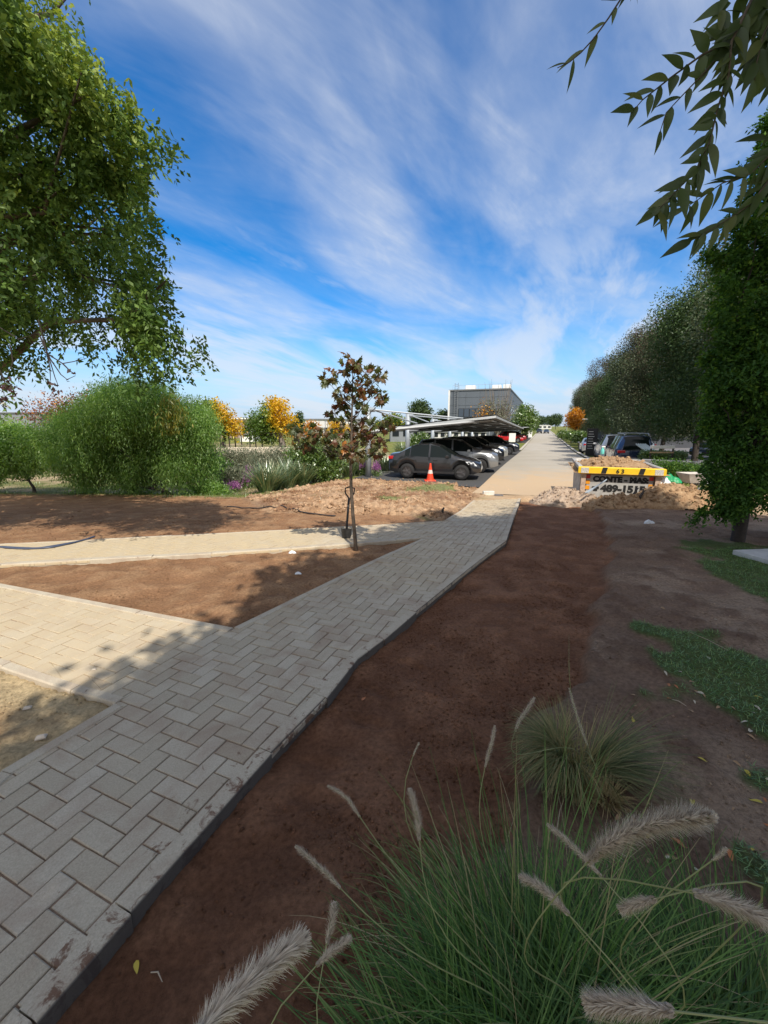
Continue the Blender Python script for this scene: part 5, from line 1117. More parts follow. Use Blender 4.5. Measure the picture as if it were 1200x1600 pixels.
for q in np.where(far_)[0]:
    for h in (3.2, 3.7, 4.3, 5.2, 6.5, 8.5):
        c = caster(GX_[q], GY_[q], h + rng.uniform(0, .4)); uu = 600 + FPX * c[0] / max(.1, c[1] - .1)
        if c[1] < .3 or uu > 1330: CC[q] = c; break
el = np.arctan2(CC[:, 2] - EYE, np.maximum(CC[:, 1], 1e-3)); CC = CC[(CC[:, 1] < .3) | (el > R(47))]
lt = thing('shade_tree', 'spreading tree over the viewer whose leafy twigs hang in at the top right corner', 'tree', (2.6, -3.4, 0))
Q = np.repeat(CC, 95, 0) + rng.normal(size=(len(CC) * 95, 3)) * np.array([.19, .19, .34]); V, F, t = leaves(Q, .19, .58, np.array([0, 0, -.4]))
np_mesh('crown', V, F, G_SHADE, lt, True, attrs={'tint': t})
mb = MB(); tp = [np.array([2.6, -3.4, -.1]), np.array([2.6, -3.4, .2]), np.array([2.5, -3.3, 1.6]), np.array([2.35, -3.0, 3.2]), np.array([2.2, -2.8, 5.2]), np.array([2.1, -2.7, 7.5])]
mb.tube(tp, [.34, .27, .23, .2, .14, .05], 12)
for i in rng.choice(len(CC), 70, replace=False):
    e = CC[i]; s = tp[3] if rng.uniform() < .5 else (tp[4] if e[2] > 5 else tp[3]); d = np.linalg.norm(e - s); m1 = (s + e) / 2 + np.array([0, 0, .08 * d]) + rng.normal(size=3) * .05 * d
    if m1[1] > .5 and m1[2] < 3.6: continue
    mb.tube([s, m1, e], [.07, .04, .012], 6, False)
# twigs in view
TWG = [([(1330, -260), (1230, -90), (1174, 0), (1140, 65), (1098, 85), (1047, 122), (1004, 156), (985, 178)], 1.55, .012), ([(1140, 65), (1104, 110), (1070, 145), (1041, 176), (1030, 210)], 1.55, .006),
       ([(1174, 0), (1143, 65), (1138, 119), (1121, 170), (1109, 221), (1087, 269), (1058, 297), (1019, 337)], 1.5, .008),
       ([(1330, 150), (1240, 220), (1200, 245), (1172, 272), (1129, 286), (1095, 309), (1064, 329)], 1.6, .008), ([(1330, 200), (1240, 260), (1200, 283), (1172, 320), (1129, 348), (1078, 377)], 1.6, .008),
       ([(1100, -260), (1010, -90), (969, 0), (951, 28), (928, 60), (908, 82), (890, 97), (871, 106)], 1.7, .008), ([(1290, -120), (1215, 10), (1192, 57), (1182, 100), (1178, 135)], 1.5, .007), ([(969, 0), (990, -30), (1020, -60)], 1.7, .005)]
tip = []
for pts, D, r0 in TWG: mb.tube([W(u, v, D) for u, v in pts], list(np.linspace(r0 * .5, .0012, len(pts))), 6)
for e in (W(1330, -260, 1.55), W(1330, 150, 1.6), W(1330, 200, 1.6), W(1100, -260, 1.7), W(1290, -120, 1.5)):
    s = np.array([2.35, -3.0, 3.3]); m1 = np.array([max(e[0], 1.9) + .5, .2, max(e[2] + .6, 4.0)]); mb.tube([s, (s + m1) / 2 + np.array([0, 0, .3]), m1, (m1 + e) / 2 + np.array([.05, 0, .1]), e], [.06, .04, .03, .015, .006], 7, False)
mb.build('trunk', BARK, lt, world=True, smooth=True)
def broadleaf(c, d, L_, wd_, nrm, fold=.12, nseg=8):
    """one leaf blade with a curved outline, midrib fold and drooping tip"""
    d = norm(np.array(d, float)); s = norm(np.cross(d, nrm)); n_ = np.cross(s, d); V = []; F = []
    for i in range(nseg + 1):
        t = i / nseg; w_ = wd_ * (math.sin(math.pi * min(1, t ** .72)) ** 1.05) * .5 * (1 - .25 * t); p = c + d * L_ * t - n_ * L_ * .16 * t * t
        V += [p - s * w_ + n_ * w_ * fold * 2, p, p + s * w_ + n_ * w_ * fold * 2]
    for i in range(nseg): a = i * 3; F += [(a, a + 1, a + 4, a + 3), (a + 1, a + 2, a + 5, a + 4)]
    return V, F
mbl = MB(); Tn = []
def add_leaf(p, ang, Lp, D, wr=.34):
    """leaf leaving point p at an image angle (degrees, 0 = right, 90 = down) with length Lp pixels"""
    Lm = Lp * .8 * D / FPX; a = R(ang); dirv = np.array([math.cos(a), rng.uniform(-.35, .35), -math.sin(a)]); nr = np.array([rng.uniform(-.5, .5), -1, rng.uniform(-.2, .9)])
    v, f = broadleaf(np.array(p), dirv, Lm, Lm * wr * rng.uniform(.8, 1.2), norm(nr)); mbl.add(v, f); Tn.extend([rng.uniform()] * len(v))
def along(pts, D, t):
    P_ = [W(u, v, D) for u, v in pts]; L_ = np.cumsum([0] + [np.linalg.norm(P_[i + 1] - P_[i]) for i in range(len(P_) - 1)]); x = t * L_[-1]
    i = min(len(P_) - 2, int(np.searchsorted(L_, x) - 1) if x > 0 else 0); f = (x - L_[i]) / (L_[i + 1] - L_[i]); return P_[i] * (1 - f) + P_[i + 1] * f
def leafy(k, n_, a0, a1, L0, L1, t0=.3, wr=.34):
    pts, D, _ = TWG[k]
    for q in range(n_):
        t = t0 + (1 - t0) * (q + rng.uniform(.2, .8)) / n_; ang = (a0 if q % 2 else a1) + rng.uniform(-22, 22); add_leaf(along(pts, D, t), ang, rng.uniform(L0, L1), D, wr)
leafy(0, 26, 195, 110, 30, 48, .35, .42); leafy(1, 7, 170, 100, 28, 46, .2); leafy(2, 40, 150, 75, 32, 56, .05, .40); leafy(2, 16, 30, 120, 22, 36, .2); leafy(3, 22, 175, 95, 34, 54, .3, .30); leafy(4, 24, 165, 100, 34, 52, .3, .32)
leafy(5, 12, 165, 90, 28, 46, .3, .26); leafy(6, 12, 120, 70, 40, 60, .2, .3); leafy(7, 4, 60, 110, 24, 30, .1, .25)
for q in range(60): add_leaf(W(rng.uniform(1125, 1230), rng.uniform(-30, 90), 1.55), rng.uniform(70, 200), rng.uniform(30, 50), 1.55, .42)
for q in range(50): add_leaf(W(rng.uniform(1195, 1290), rng.uniform(60, 380), 1.6), rng.uniform(70, 200), rng.uniform(30, 50), 1.6, .36)
me_ = mbl.build('leaves', leaf_mat('hanging_leaves', [(0, (.045, .07, .02)), (.7, (.075, .11, .03)), (1, (.12, .14, .04))], .35, .45, gloss=.05), lt, world=True, smooth=True)
q_ = me_.data.attributes.new('tint', 'FLOAT', 'POINT'); q_.data.foreach_set('value', np.array(Tn, np.float32))

# ---- dark columnar tree at the right edge
b0 = GP(1152, 847); RT = b0[1]
rb = BL([(1135, 795, 26), (1165, 770, 50), (1125, 760, 26), (1140, 720, 45), (1185, 690, 70), (1118, 668, 28), (1150, 640, 52), (1140, 585, 40), (1190, 580, 70), (1150, 530, 38), (1145, 470, 34), (1190, 470, 70), (1150, 415, 32), (1195, 380, 50), (1170, 350, 26), (1205, 300, 40), (1200, 240, 22), (1210, 190, 20),
         (1260, 760, 70), (1290, 640, 90), (1290, 500, 90), (1270, 380, 70), (1250, 290, 50), (1120, 610, 22), (1128, 440, 18), (1095, 690, 14), (1105, 735, 14), (1100, 800, 12), (1085, 812, 8), (1112, 560, 14), (1118, 500, 12), (1112, 400, 12), (1150, 340, 14), (1180, 260, 14)], RT, .35, .86)
tree('columnar_tree', 'dense dark green columnar tree with leafy shoots round its trunk at the right edge', b0, rb, 9500, 15, .075, .058, G_DARK, BARKD, .085, 60, -.1, .38, inner=.35, aspect=.5, spray=True, cs=(2.6, .34), seed=8, lean=np.array([b0[0] + .35, b0[1], 3]), start=.12)

# ---- row of purplish street trees on the right, copies of three crowns
def proto_tree(name, label, h, rw, seed, lm, ncl=1500, per=12, size=.17, bark=BARKD, tfun=None, clear=.27, carve=.33, group=None, cat='tree'):
    r_ = np.random.default_rng(seed); bl = []
    for q in range(26):
        a = r_.uniform(0, 6.28); f = r_.uniform(0, 1); zz = h * (clear + .12 + (1 - clear - .24) * f); rr = rw * (1 - .55 * abs(f - .38) ** 1.3) * r_.uniform(.25, .68)
        bl.append(((math.cos(a) * rr, math.sin(a) * rr, zz), rw * r_.uniform(.24, .38)))
    bl.append(((0, 0, h * .90), rw * .36)); return tree(name, label, (0, 0, 0), bl, ncl, per, rw * .09, size, lm, bark, .035 * h ** .85 * .6, 18, -.25, carve, tfun, group, inner=.72, seed=seed)
def dup(root, loc, rz, label, sc=1.0, group=None):
    c = root.copy(); COL.objects.link(c); c.location = tuple(float(q) for q in loc); c.rotation_euler = (0, 0, rz); c.scale = (sc, sc, sc) if not hasattr(sc, '__len__') else sc; c['label'] = label
    if group: c['group'] = group
    for ch in list(root.children):
        k = ch.copy(); COL.objects.link(k); k.parent = c
    return c
def place(o, loc, rz=0, sc=1.0, label=None):
    o.location = tuple(float(q) for q in loc); o.rotation_euler = (0, 0, rz); o.scale = (sc, sc, sc) if not hasattr(sc, '__len__') else sc
    if label: o['label'] = label
    return o
pf = lambda Q, t: np.clip(t * .72 + .34 * ss(5.5, 9.8, Q[:, 2] + 1.2 * (fbm(Q[:, 0] * .6, Q[:, 1] * .6, Q[:, 2] * .6, 2, 4) - .5)), 0, 1)
RG = 'street trees in a row along the right verge'
G_PUR2 = leaf_mat('deep_green_street_leaves', [(0, (.035, .065, .025)), (.5, (.06, .11, .035)), (.8, (.09, .14, .05)), (1, (.10, .09, .06))], .25, .5, gloss=.03)
G_PUR3 = leaf_mat('reddish_street_leaves', [(0, (.04, .06, .03)), (.45, (.075, .095, .045)), (.75, (.12, .085, .06)), (1, (.16, .055, .06))], .25, .5, gloss=.03)
prs = [proto_tree('street_tree', 'x', 10.2, 3.3, 40 + i, (G_PUR, G_PUR2, G_PUR3)[i], 5200, 14, .13, tfun=pf, group=RG, clear=.08, carve=.28) for i in range(3)]
ORD = ['nearest', 'second', 'third', 'fourth', 'fifth', 'sixth', 'seventh', 'eighth', 'ninth', 'tenth', 'eleventh', 'twelfth']
rowS = [(20, 7.9, 1.0), (26.5, 7.6, 1.03), (33.5, 7.6, .95), (41.5, 7.5, 1.04), (50, 7.5, .93), (59, 7.4, 1.05), (69, 7.4, .95), (80, 7.6, 1.0), (91, 7.8, 1.1), (104, 8.2, .95), (122, 8.6, 1.2)]
for i, (s, t, k) in enumerate(rowS):
    lab = '%s purplish green tree of the right-hand row counting from the skip' % ORD[i]; p = RD(s, t)
    if i < 3: place(prs[i], p, i * 2.1, k, lab)
    else: dup(prs[i % 3], p, i * 1.7, lab, k)
for i, (s, t, k, w_) in enumerate([(24, 14.5, 1.05, 'rightmost'), (34, 14, 1.0, 'middle'), (46, 13.5, 1.0, 'leftmost')]):
    dup(prs[i], RD(s, t), i * 2.9 + 1, '%s tree of the second dark row behind the right-hand street trees' % w_, k, 'second row of trees at right')

# ---- background trees
def pxtree(name, label, ub, vb_, D, lst, ncl, per, size, lm, **kw):
    bl = BL(lst, D, kw.pop('dj', 0.0)); g = float(T(0, D)); p = W(ub, vb_, D); return tree(name, label, (p[0], D, g if vb_ is None else min(p[2], g + .6)), bl, ncl, per, kw.pop('spread', .2), size, lm, **kw)
yf = lambda cx, wdt: (lambda Q, t: np.clip(t * .45 + .62 * ss(-.35, .55, (Q[:, 0] - cx) / wdt + .5 * (Q[:, 2] - 1.8) / wdt + .7 * (fbm(Q[:, 0], Q[:, 1], Q[:, 2], 2, 6) - .5)), 0, 1))
cx1 = W(428, 650, 34)[0]
pxtree('autumn_tree', 'round tree turning bright yellow orange with green left side, beside the pergola', 442, 700, 34, [(412, 660, 22), (425, 645, 20), (440, 648, 18), (405, 672, 18), (430, 670, 22), (450, 668, 16), (427, 633, 9), (440, 638, 10), (395, 665, 12), (418, 682, 12)], 520, 14, .24, G_YEL, spread=.3, dj=.8, bark=BARKG, tr=.28, tfun=yf(cx1, 1.6), carve=.28)
cx2 = W(350, 660, 33)[0]
pxtree('autumn_tree', 'yellow tree half hidden behind the right side of the pepper tree', 352, 700, 33, [(335, 648, 20), (350, 655, 16), (362, 670, 14), (340, 668, 16), (325, 640, 14), (372, 668, 10)], 380, 14, .22, G_YEL, spread=.28, dj=.8, bark=BARKD, tr=.16, tfun=yf(cx2, 1.4), carve=.3)
pxtree('red_tree', 'sparse reddish autumn tree with upright shoots behind the pepper tree', 100, 700, 22, [(60, 640, 14), (80, 632, 16), (100, 640, 18), (120, 628, 16), (140, 625, 14), (95, 655, 18), (60, 655, 14), (150, 632, 12), (45, 650, 10), (160, 640, 12)], 300, 8, .13, G_RED, spread=.22, dj=.6, bark=BARKD, tr=.12, nl=60, carve=.3, droop=.3)
pxtree('dark_tree', 'rounded dark green tree on the horizon left of the office building', 657, 690, 85, [(650, 640, 9), (662, 640, 9), (657, 634, 6), (655, 652, 12), (664, 652, 9), (668, 646, 5)], 260, 14, .5, G_FAR, spread=.5, dj=1, tr=.3, carve=.2)
pxtree('dark_tree', 'small spiky dark tree just left of the office building', 692, 690, 88, [(690, 652, 6), (696, 648, 4), (684, 655, 5), (700, 655, 4), (691, 645, 3)], 130, 12, .45, G_FAR, spread=.4, dj=1, tr=.25, carve=.2)
pxtree('green_tree', 'full green tree right of the office building near the road', 822, 685, 76, [(815, 655, 12), (825, 650, 12), (820, 642, 9), (832, 658, 8), (808, 662, 9), (824, 664, 12), (818, 636, 4)], 420, 14, .38, G_BUSH, spread=.4, dj=1, tr=.3, carve=.2)
pxtree('green_tree', 'pale green and orange tree far behind the carport masts', 615, 690, 75, [(608, 660, 7), (616, 655, 7), (625, 661, 7), (600, 664, 6)], 150, 12, .45, G_YEL, spread=.4, dj=1, tr=.2, carve=.2, tfun=lambda Q, t: t * .7)
pxtree('bare_tree', 'nearly bare upright tree with orange leaves on its left, before the office building', 776, 700, 50, [(752, 640, 9), (750, 650, 9), (757, 632, 6), (762, 655, 12), (775, 650, 16), (790, 645, 16), (780, 635, 15), (800, 640, 10), (770, 630, 9)], 170, 5, .22, G_GREY, spread=.3, dj=.8, bark=BARKG, tr=.13, nl=90, carve=.2, droop=.5)
bt = MB(); c0 = W(776, 690, 50)
for q in range(70):
    u = rng.uniform(752, 806); v = rng.uniform(592, 640) if q % 2 else rng.uniform(600, 655); e = W(u, v, 50 + rng.uniform(-1, 1)); s = W(776 + (u - 776) * .25, rng.uniform(650, 675), 50); m1 = (s + e) / 2 + np.array([(e[0] - s[0]) * .18, 0, -.2]); bt.tube([s, m1, e], [.045, .03, .008], 4, False)
br_ = [o for o in bpy.data.objects if o.name.startswith('bare_tree')][0]; bt.build('shoots', BARKG, br_, world=True)
Cq = np.concatenate([np.array(W(u, v, 49.5)) + rng.normal(size=(60, 3)) * .45 for u, v in ((750, 648), (754, 638), (748, 656), (760, 645))]); V, F, t = leaves(Cq, .2, .6); np_mesh('leaves', V, F, G_ORG, br_, True, attrs={'tint': t})
pxtree('orange_tree', 'small vivid orange tree on the right verge between the far lamps', 897, 690, 68, [(895, 652, 7), (902, 648, 6), (890, 660, 6), (901, 660, 8), (905, 655, 5), (899, 643, 4)], 170, 14, .36, G_ORG, spread=.35, dj=.6, tr=.12, carve=.1)
pxtree('cypress_tree', 'tiny dark conifer peeping above the low pale building', 467, 690, 60, [(467, 648, 3), (467, 653, 5), (466, 660, 7), (468, 668, 8)], 140, 12, .3, G_FAR, spread=.25, dj=.2, tr=.15, carve=.0)
pxtree('autumn_tree', 'small yellow orange tree behind the left sprays of the maple sapling', 490, 690, 36, [(488, 668, 8), (482, 678, 7), (495, 675, 7)], 110, 12, .22, G_ORG, spread=.22, dj=.4, tr=.1, carve=.0)
pxtree('autumn_tree', 'small yellow tree seen through the middle of the maple sapling', 524, 690, 40, [(522, 664, 6), (528, 668, 7), (518, 674, 6), (540, 672, 6)], 110, 12, .22, G_YEL, spread=.22, dj=.4, tr=.1, carve=.0, tfun=lambda Q, t: .6 + .4 * t)
fp = proto_tree('distant_tree', 'x', 7.5, 4.2, 60, G_FAR, 300, 12, .62, group='distant trees along the horizon', carve=.2)
FT = [(640, 668, 130, .7), (700, 668, 150, .7), (590, 668, 140, .6), (455, 668, 120, .6), (250, 668, 100, .7), (300, 668, 120, .7), (845, 668, 360, 1.5), (868, 668, 300, 1.5), (858, 668, 380, 1.6), (833, 668, 250, 1.1), (30, 668, 110, .75), (-30, 668, 100, .75), (180, 668, 105, .6), (835, 668, 150, .62)]
for i, (u, v, D, k) in enumerate(FT):
    p = W(u, 668, D); lab = ['dark round tree on the horizon right above the sedan carport masts', 'small dark tree on the horizon between the masts and the office building', 'low dark tree on the horizon right behind the sapling crown', 'low distant tree just left of the pale low building', 'distant tree between the pepper tree and the yellow trees, left one', 'distant tree between the pepper tree and the yellow trees, right one', 'hazy wide tree at the very end of the road, middle of the far group', 'hazy tree at the right side of the road end', 'tallest hazy tree closing the road at the far end', 'hazy tree at the left side of the road end', 'distant dark tree before the grey hall at far left', 'leftmost distant tree at the picture edge', 'distant tree hidden behind the top of the pepper tree', 'mid distance dark tree left of the road behind the red cars'][i]
    place(fp, (p[0], D, -.9), 1.0, k * .9, lab) if i == 0 else dup(fp, (p[0], D, -.9), i * 1.3, lab, k * .9)

# ---- pepper tree and its small neighbour
bp = GP(240, 774); PD = bp[1] + .6
pb = BL([(190, 650, 48), (150, 665, 42), (230, 640, 40), (270, 665, 40), (200, 625, 28), (170, 625, 20), (245, 630, 24), (110, 680, 36), (130, 710, 36), (180, 710, 50), (240, 710, 46), (290, 700, 36), (310, 670, 26), (315, 720, 24), (280, 740, 30), (210, 745, 32), (140, 745, 26), (100, 720, 24), (320, 750, 16), (300, 650, 22), (80, 700, 20)], PD, .55, .92)
pep = tree('pepper_tree', 'wide feathery pale green pepper tree at left with drooping foliage', (bp[0], PD, bp[2]), pb, 8200, 26, .22, .10, G_PEP, BARKD, .07, 24, -1.3, .30, inner=.35, aspect=.22, seed=12, ttop=.5, start=.1)
Cq = np.concatenate([np.array(W(u, v, PD - .9)) + rng.normal(size=(90, 3)) * np.array([.16, .16, .12]) for u, v in ((265, 625), (258, 645), (272, 640), (280, 655), (262, 662), (270, 672))]); V, F, t = leaves(Cq, .16, .17, np.array([0, 0, -2.2])); np_mesh('hanging_leaves', V, F, G_PEPY, pep, True, attrs={'tint': t})
mb = MB(); mb.tube([W(275, 778, PD - .3), W(255, 766, PD - .2), W(222, 760, PD - .1), W(195, 748, PD), W(165, 725, PD)], [.07, .06, .05, .04, .02], 8); mb.tube([W(245, 765, PD - .2), W(232, 735, PD), W(222, 700, PD)], [.05, .035, .015], 7); mb.build('trunk', BARKD, pep, world=True, smooth=True)
b2_ = GP(42, 772)
sp2 = BL([(20, 690, 34), (50, 700, 30), (10, 720, 30), (60, 720, 22), (-20, 700, 40), (-30, 740, 30), (35, 735, 16), (75, 690, 16), (-60, 690, 50), (-80, 730, 40)], b2_[1] + .3, .3)
tree('pepper_tree', 'smaller light green tree with a short trunk at the left edge beside the wide one', (b2_[0], b2_[1] + .3, b2_[2]), sp2, 2800, 18, .12, .11, G_PEP, BARKD, .05, 16, -.8, .28, inner=.3, aspect=.3, seed=14, ttop=.5)

# ---- maple sapling
ms = GP(556, 857); MD = ms[1]; sap = thing('maple_sapling', 'slender young maple with bronze and green lobed leaves in the triangular bed', 'sapling', ms)
cl_ = [(330, 110, 35), (360, 150, 30), (280, 180, 35), (200, 220, 40), (140, 250, 34), (430, 200, 45), (520, 215, 30), (490, 270, 45), (390, 310, 45), (310, 280, 35), (240, 340, 40), (350, 370, 45), (500, 350, 40), (555, 400, 26), (420, 425, 26), (240, 410, 38), (280, 440, 30), (200, 500, 42), (290, 510, 30), (380, 550, 48), (470, 590, 38),
       (570, 590, 34), (590, 555, 22), (330, 630, 50), (420, 640, 40), (500, 680, 38), (250, 640, 42), (200, 690, 45), (130, 660, 40), (60, 680, 42), (10, 700, 42), (60, 620, 25), (-60, 640, 45), (-85, 600, 28), (-60, 715, 38), (0, 760, 36), (160, 745, 38), (170, 820, 30), (290, 760, 45), (340, 805, 36), (400, 790, 28), (500, 790, 26), (300, 720, 45), (530, 740, 30), (380, 700, 40)]
U = lambda x, y: (480 + x / 4.706, 540 + y / 4.706)
mb = MB(); mb.tube([W(556, 862, MD), W(555, 845, MD), W(551, 800, MD), W(548.5, 760, MD), W(548, 720, MD), W(549, 690, MD), W(550, 640, MD), W(551, 600, MD), W(551, 562, MD)], [.034, .028, .025, .023, .021, .016, .012, .008, .003], 9)
ax_ = lambda v: W(548 + (720 - v) * .018, v, MD)
LV = []; LT = []; starp = []
for k in range(10):
    a = -math.pi / 2 + 2 * math.pi * k / 10
starp = [(0, 0), (.10, .02), (.42, -.10), (.30, .12), (.55, .30), (.30, .36), (.34, .62), (.14, .55), (0, 1.0), (-.14, .55), (-.34, .62), (-.30, .36), (-.55, .30), (-.30, .12), (-.42, -.10), (-.10, .02)]
mlb = MB()
def maple_leaf(c, d, nrm, L_, tint):
    d = norm(d); s = norm(np.cross(d, nrm)); n_ = np.cross(s, d); V = [c + d * L_ * .3 + n_ * L_ * .05]
    for x, y in starp: V.append(c + s * x * L_ + d * y * L_ - n_ * L_ * .25 * (abs(x) ** 1.3) - n_ * .12 * L_ * y * y)
    mlb.add(V, [(0, 1 + i, 1 + (i + 1) % 16) for i in range(16)]); LT.extend([tint] * 17)
for (x, y, r_) in cl_:
    u, v = U(x, y); dd = rng.uniform(-.28, .28); c = W(u, v, MD + dd); va = min(715, v + abs(u - 549) * .55 + 18); s = ax_(va); m1 = (s + c) / 2 + np.array([0, 0, -.03]); mb.tube([s, m1, c], [.007, .005, .002], 5, False)
    for q in range(int(7 + r_ * .24)):
        o_ = rng.normal(size=3) * r_ / 4.706 * .62 * MD / FPX; p = c + o_; d = norm(o_) * .7 + np.array([0, 0, -.45]) + rng.normal(size=3) * .5; mb.tube([c, p], [.0015, .0012], 3, False)
        g_ = (u < 530) * .5 * (v > 655); maple_leaf(p, d, norm(rng.normal(size=3) * .7 + np.array([0, -.7, .6])), rng.uniform(.07, .115), np.clip(rng.beta(2.0, 2.6) * .95 - g_ * .35 + (rng.uniform() < .06) * .4, 0, 1))
mb.build('trunk', BARK, sap, world=True, smooth=True)
o = mlb.build('leaves', G_MAPLE, sap, world=True); q_ = o.data.attributes.new('tint', 'FLOAT', 'POINT'); q_.data.foreach_set('value', np.array(LT, np.float32))

# ---- grass-like clumps
def blades(base, n, rad, L0, L1, wd_, tilt0, tilt1, droop, tint0=0, tint1=1, nseg=6, r=rng, azc=None, azs=None, flop=.0):
    """n arching blades; returns V, F, tint"""
    a0 = r.uniform(0, 2 * math.pi, n) if azc is None else r.normal(azc, azs, n); rr = rad * np.sqrt(r.uniform(0, 1, n)); ap = a0 + r.normal(0, .5, n)
    bx, by = rr * np.cos(ap), rr * np.sin(ap); Ln = r.uniform(L0, L1, n); th = np.radians(r.uniform(tilt0, tilt1, n)); dr = np.radians(droop) * r.uniform(.4, 1.4, n)
    t = np.linspace(0, 1, nseg + 1); V = np.zeros((n, nseg + 1, 2, 3)); x = np.zeros(n); z = np.zeros(n); hx, hy = np.cos(a0), np.sin(a0); tw_ = r.normal(0, .25, n)
    for i, ti in enumerate(t):
        if i: ang = th + dr * (ti ** 1.3); ds = Ln / nseg; x = x + np.sin(ang) * ds; z = z + np.cos(ang) * ds
        w_ = wd_ * (1 - ti ** 2.2) * .5 + .0004; sx, sy = -hy, hx; lat = tw_ * ti * ti * Ln * .4
        cx, cy = bx + hx * x + sx * lat, by + hy * x + sy * lat
        V[:, i, 0] = np.stack([cx - sx * w_, cy - sy * w_, z], -1); V[:, i, 1] = np.stack([cx + sx * w_, cy + sy * w_, z], -1)
    V[..., 2] = np.maximum(V[..., 2], .008); V += np.array(base)[None, None, None]
    idx = np.arange(n * (nseg + 1) * 2).reshape(n, nseg + 1, 2); F = np.stack([idx[:, :-1, 0], idx[:, :-1, 1], idx[:, 1:, 1], idx[:, 1:, 0]], -1).reshape(-1, 4)
    tt = np.repeat(r.uniform(tint0, tint1, n), (nseg + 1) * 2); return V.reshape(-1, 3), F, tt
def join(parts):
    V, F, t, b = [], [], [], 0
    for v, f, q in parts: V.append(v); F.append(f + b); t.append(q); b += len(v)
    return np.concatenate(V), np.concatenate(F), np.concatenate(t)
G_FOUNT = leaf_mat('fountain_grass', [(0, (.03, .08, .018)), (.55, (.09, .19, .04)), (.86, (.17, .28, .07)), (.93, (.33, .28, .13)), (1, (.45, .38, .22))], .3, .5, gloss=.03)
G_OLD = leaf_mat('tired_grass', [(0, (.07, .10, .035)), (.5, (.19, .22, .09)), (.8, (.28, .25, .11)), (1, (.42, .33, .17))], .3, .5, gloss=.03)
PLM = leaf_mat('plume_hair', [(0, (.48, .41, .34)), (.6, (.74, .66, .56)), (1, (.86, .80, .70))], .45, .5, gloss=.06)
def plume(par, pts, rad, nb=1500, taper=1.0, stem_to=None, hair=None, tint=(0, 1)):
    """feathery flower spike along pts (tip first)"""
    pts = [np.array(p, float) for p in pts]; r_ = rng; n = nb; P_ = np.array(pts); L_ = np.cumsum([0] + [np.linalg.norm(P_[i + 1] - P_[i]) for i in range(len(P_) - 1)]); tot = L_[-1]
    x = r_.uniform(0, tot, n); i = np.clip(np.searchsorted(L_, x) - 1, 0, len(P_) - 2); f = ((x - L_[i]) / (L_[i + 1] - L_[i]))[:, None]; c = P_[i] * (1 - f) + P_[i + 1] * f; d = norm(P_[i] - P_[i + 1])      # towards the tip
    q = r_.normal(size=(n, 3)); q = norm(q - d * (q * d).sum(-1, keepdims=True)); u_ = x / tot; env = np.clip(np.minimum((u_ + .06) / .22, (1.08 - u_) / .25), .25, 1)[:, None]
    hl = (hair or rad) * r_.uniform(.6, 1.25, n)[:, None] * env; dr = norm(q * 1.0 + d * r_.uniform(.45, 1.3, (n, 1)) + np.array([0, 0, -.15])); s_ = norm(np.cross(dr, d)); w_ = np.maximum(.00045, rad * .030)
    V = np.stack([c - s_ * w_, c + s_ * w_, c + dr * hl + s_ * w_ * .25, c + dr * hl - s_ * w_ * .25], 1).reshape(-1, 3); F = np.arange(n * 4).reshape(-1, 4)
    h = np_mesh('plume', V, F, PLM, par, True, attrs={'tint': np.repeat(r_.uniform(tint[0], tint[1], n), 4)})
    mb = MB().tube(pts, [rad * .10] + [rad * .2] * (len(pts) - 2) + [rad * .14], 6)
    # seed husks close to the axis
    n2 = nb // 3; x = r_.uniform(0, tot, n2); i = np.clip(np.searchsorted(L_, x) - 1, 0, len(P_) - 2); f = ((x - L_[i]) / (L_[i + 1] - L_[i]))[:, None]; c = P_[i] * (1 - f) + P_[i + 1] * f; d = norm(P_[i] - P_[i + 1]); q = r_.normal(size=(n2, 3)); q = norm(q - d * (q * d).sum(-1, keepdims=True))
    V, F, t = leaves(c + q * rad * .22, rad * .42, .35, d * 1.5 + q * .8, .3); k = np_mesh('seed_husks', V, F, PLM, h, False, attrs={'tint': t * .25}); k.data.transform(Matrix.Translation(-par.location))
    if stem_to is not None:
        a = pts[-1]; b_ = np.array(stem_to, float); dd = norm(pts[-1] - pts[-2]); m1 = a + dd * np.linalg.norm(b_ - a) * .35; m2 = (a + b_ * 2) / 3 + np.array([0, 0, .12]); tt_ = np.linspace(0, 1, 14)[:, None]; bz = (1 - tt_) ** 3 * a + 3 * (1 - tt_) ** 2 * tt_ * m1 + 3 * (1 - tt_) * tt_ ** 2 * m2 + tt_ ** 3 * b_; mb.tube(list(bz), list(np.linspace(.0010, .0016, 14)), 5, False)
    mb.build('stem', mat('plume_stem', (.22, .24, .10), .6) if 'plume_stem' not in bpy.data.materials else bpy.data.materials['plume_stem'], par, world=True)
def PR(u, v, dist):                                                # point at a given distance along a sight line
    d = ray(u, v); d = d / np.linalg.norm(d); return np.array([0, 0, EYE]) + d * dist

fx, fy = .40, .80; fg = thing('fountain_grass', 'large green fountain grass clump filling the bottom right foreground', 'ornamental grass', (fx, fy, gz0(fx, fy)), group='fountain grasses')
B0 = np.array([fx, fy, gz0(fx, fy)])
parts = [blades(B0, 1700, .17, .26, .60, .0032, 4, 50, 95, 0, .9, 9), blades(B0 + np.array([-.16, -.22, 0]), 1300, .18, .3, .62, .0036, 6, 58, 85, 0, .95, 9), blades(B0 + np.array([.20, -.12, 0]), 2200, .2, .28, .58, .0036, 6, 56, 95, 0, .9, 9), blades(B0, 120, .16, .55, .86, .003, 0, 36, 22, .4, 1, 9), blades(B0, 420, .2, .3, .68, .0026, 10, 60, 100, .88, 1, 9), blades(B0 + np.array([.5, -.1, 0]), 1700, .2, .26, .60, .0032, 6, 56, 90, 0, .92, 9)]
V, F, t = join(parts); np_mesh('blades', V, F, G_FOUNT, fg, True, attrs={'tint': t})
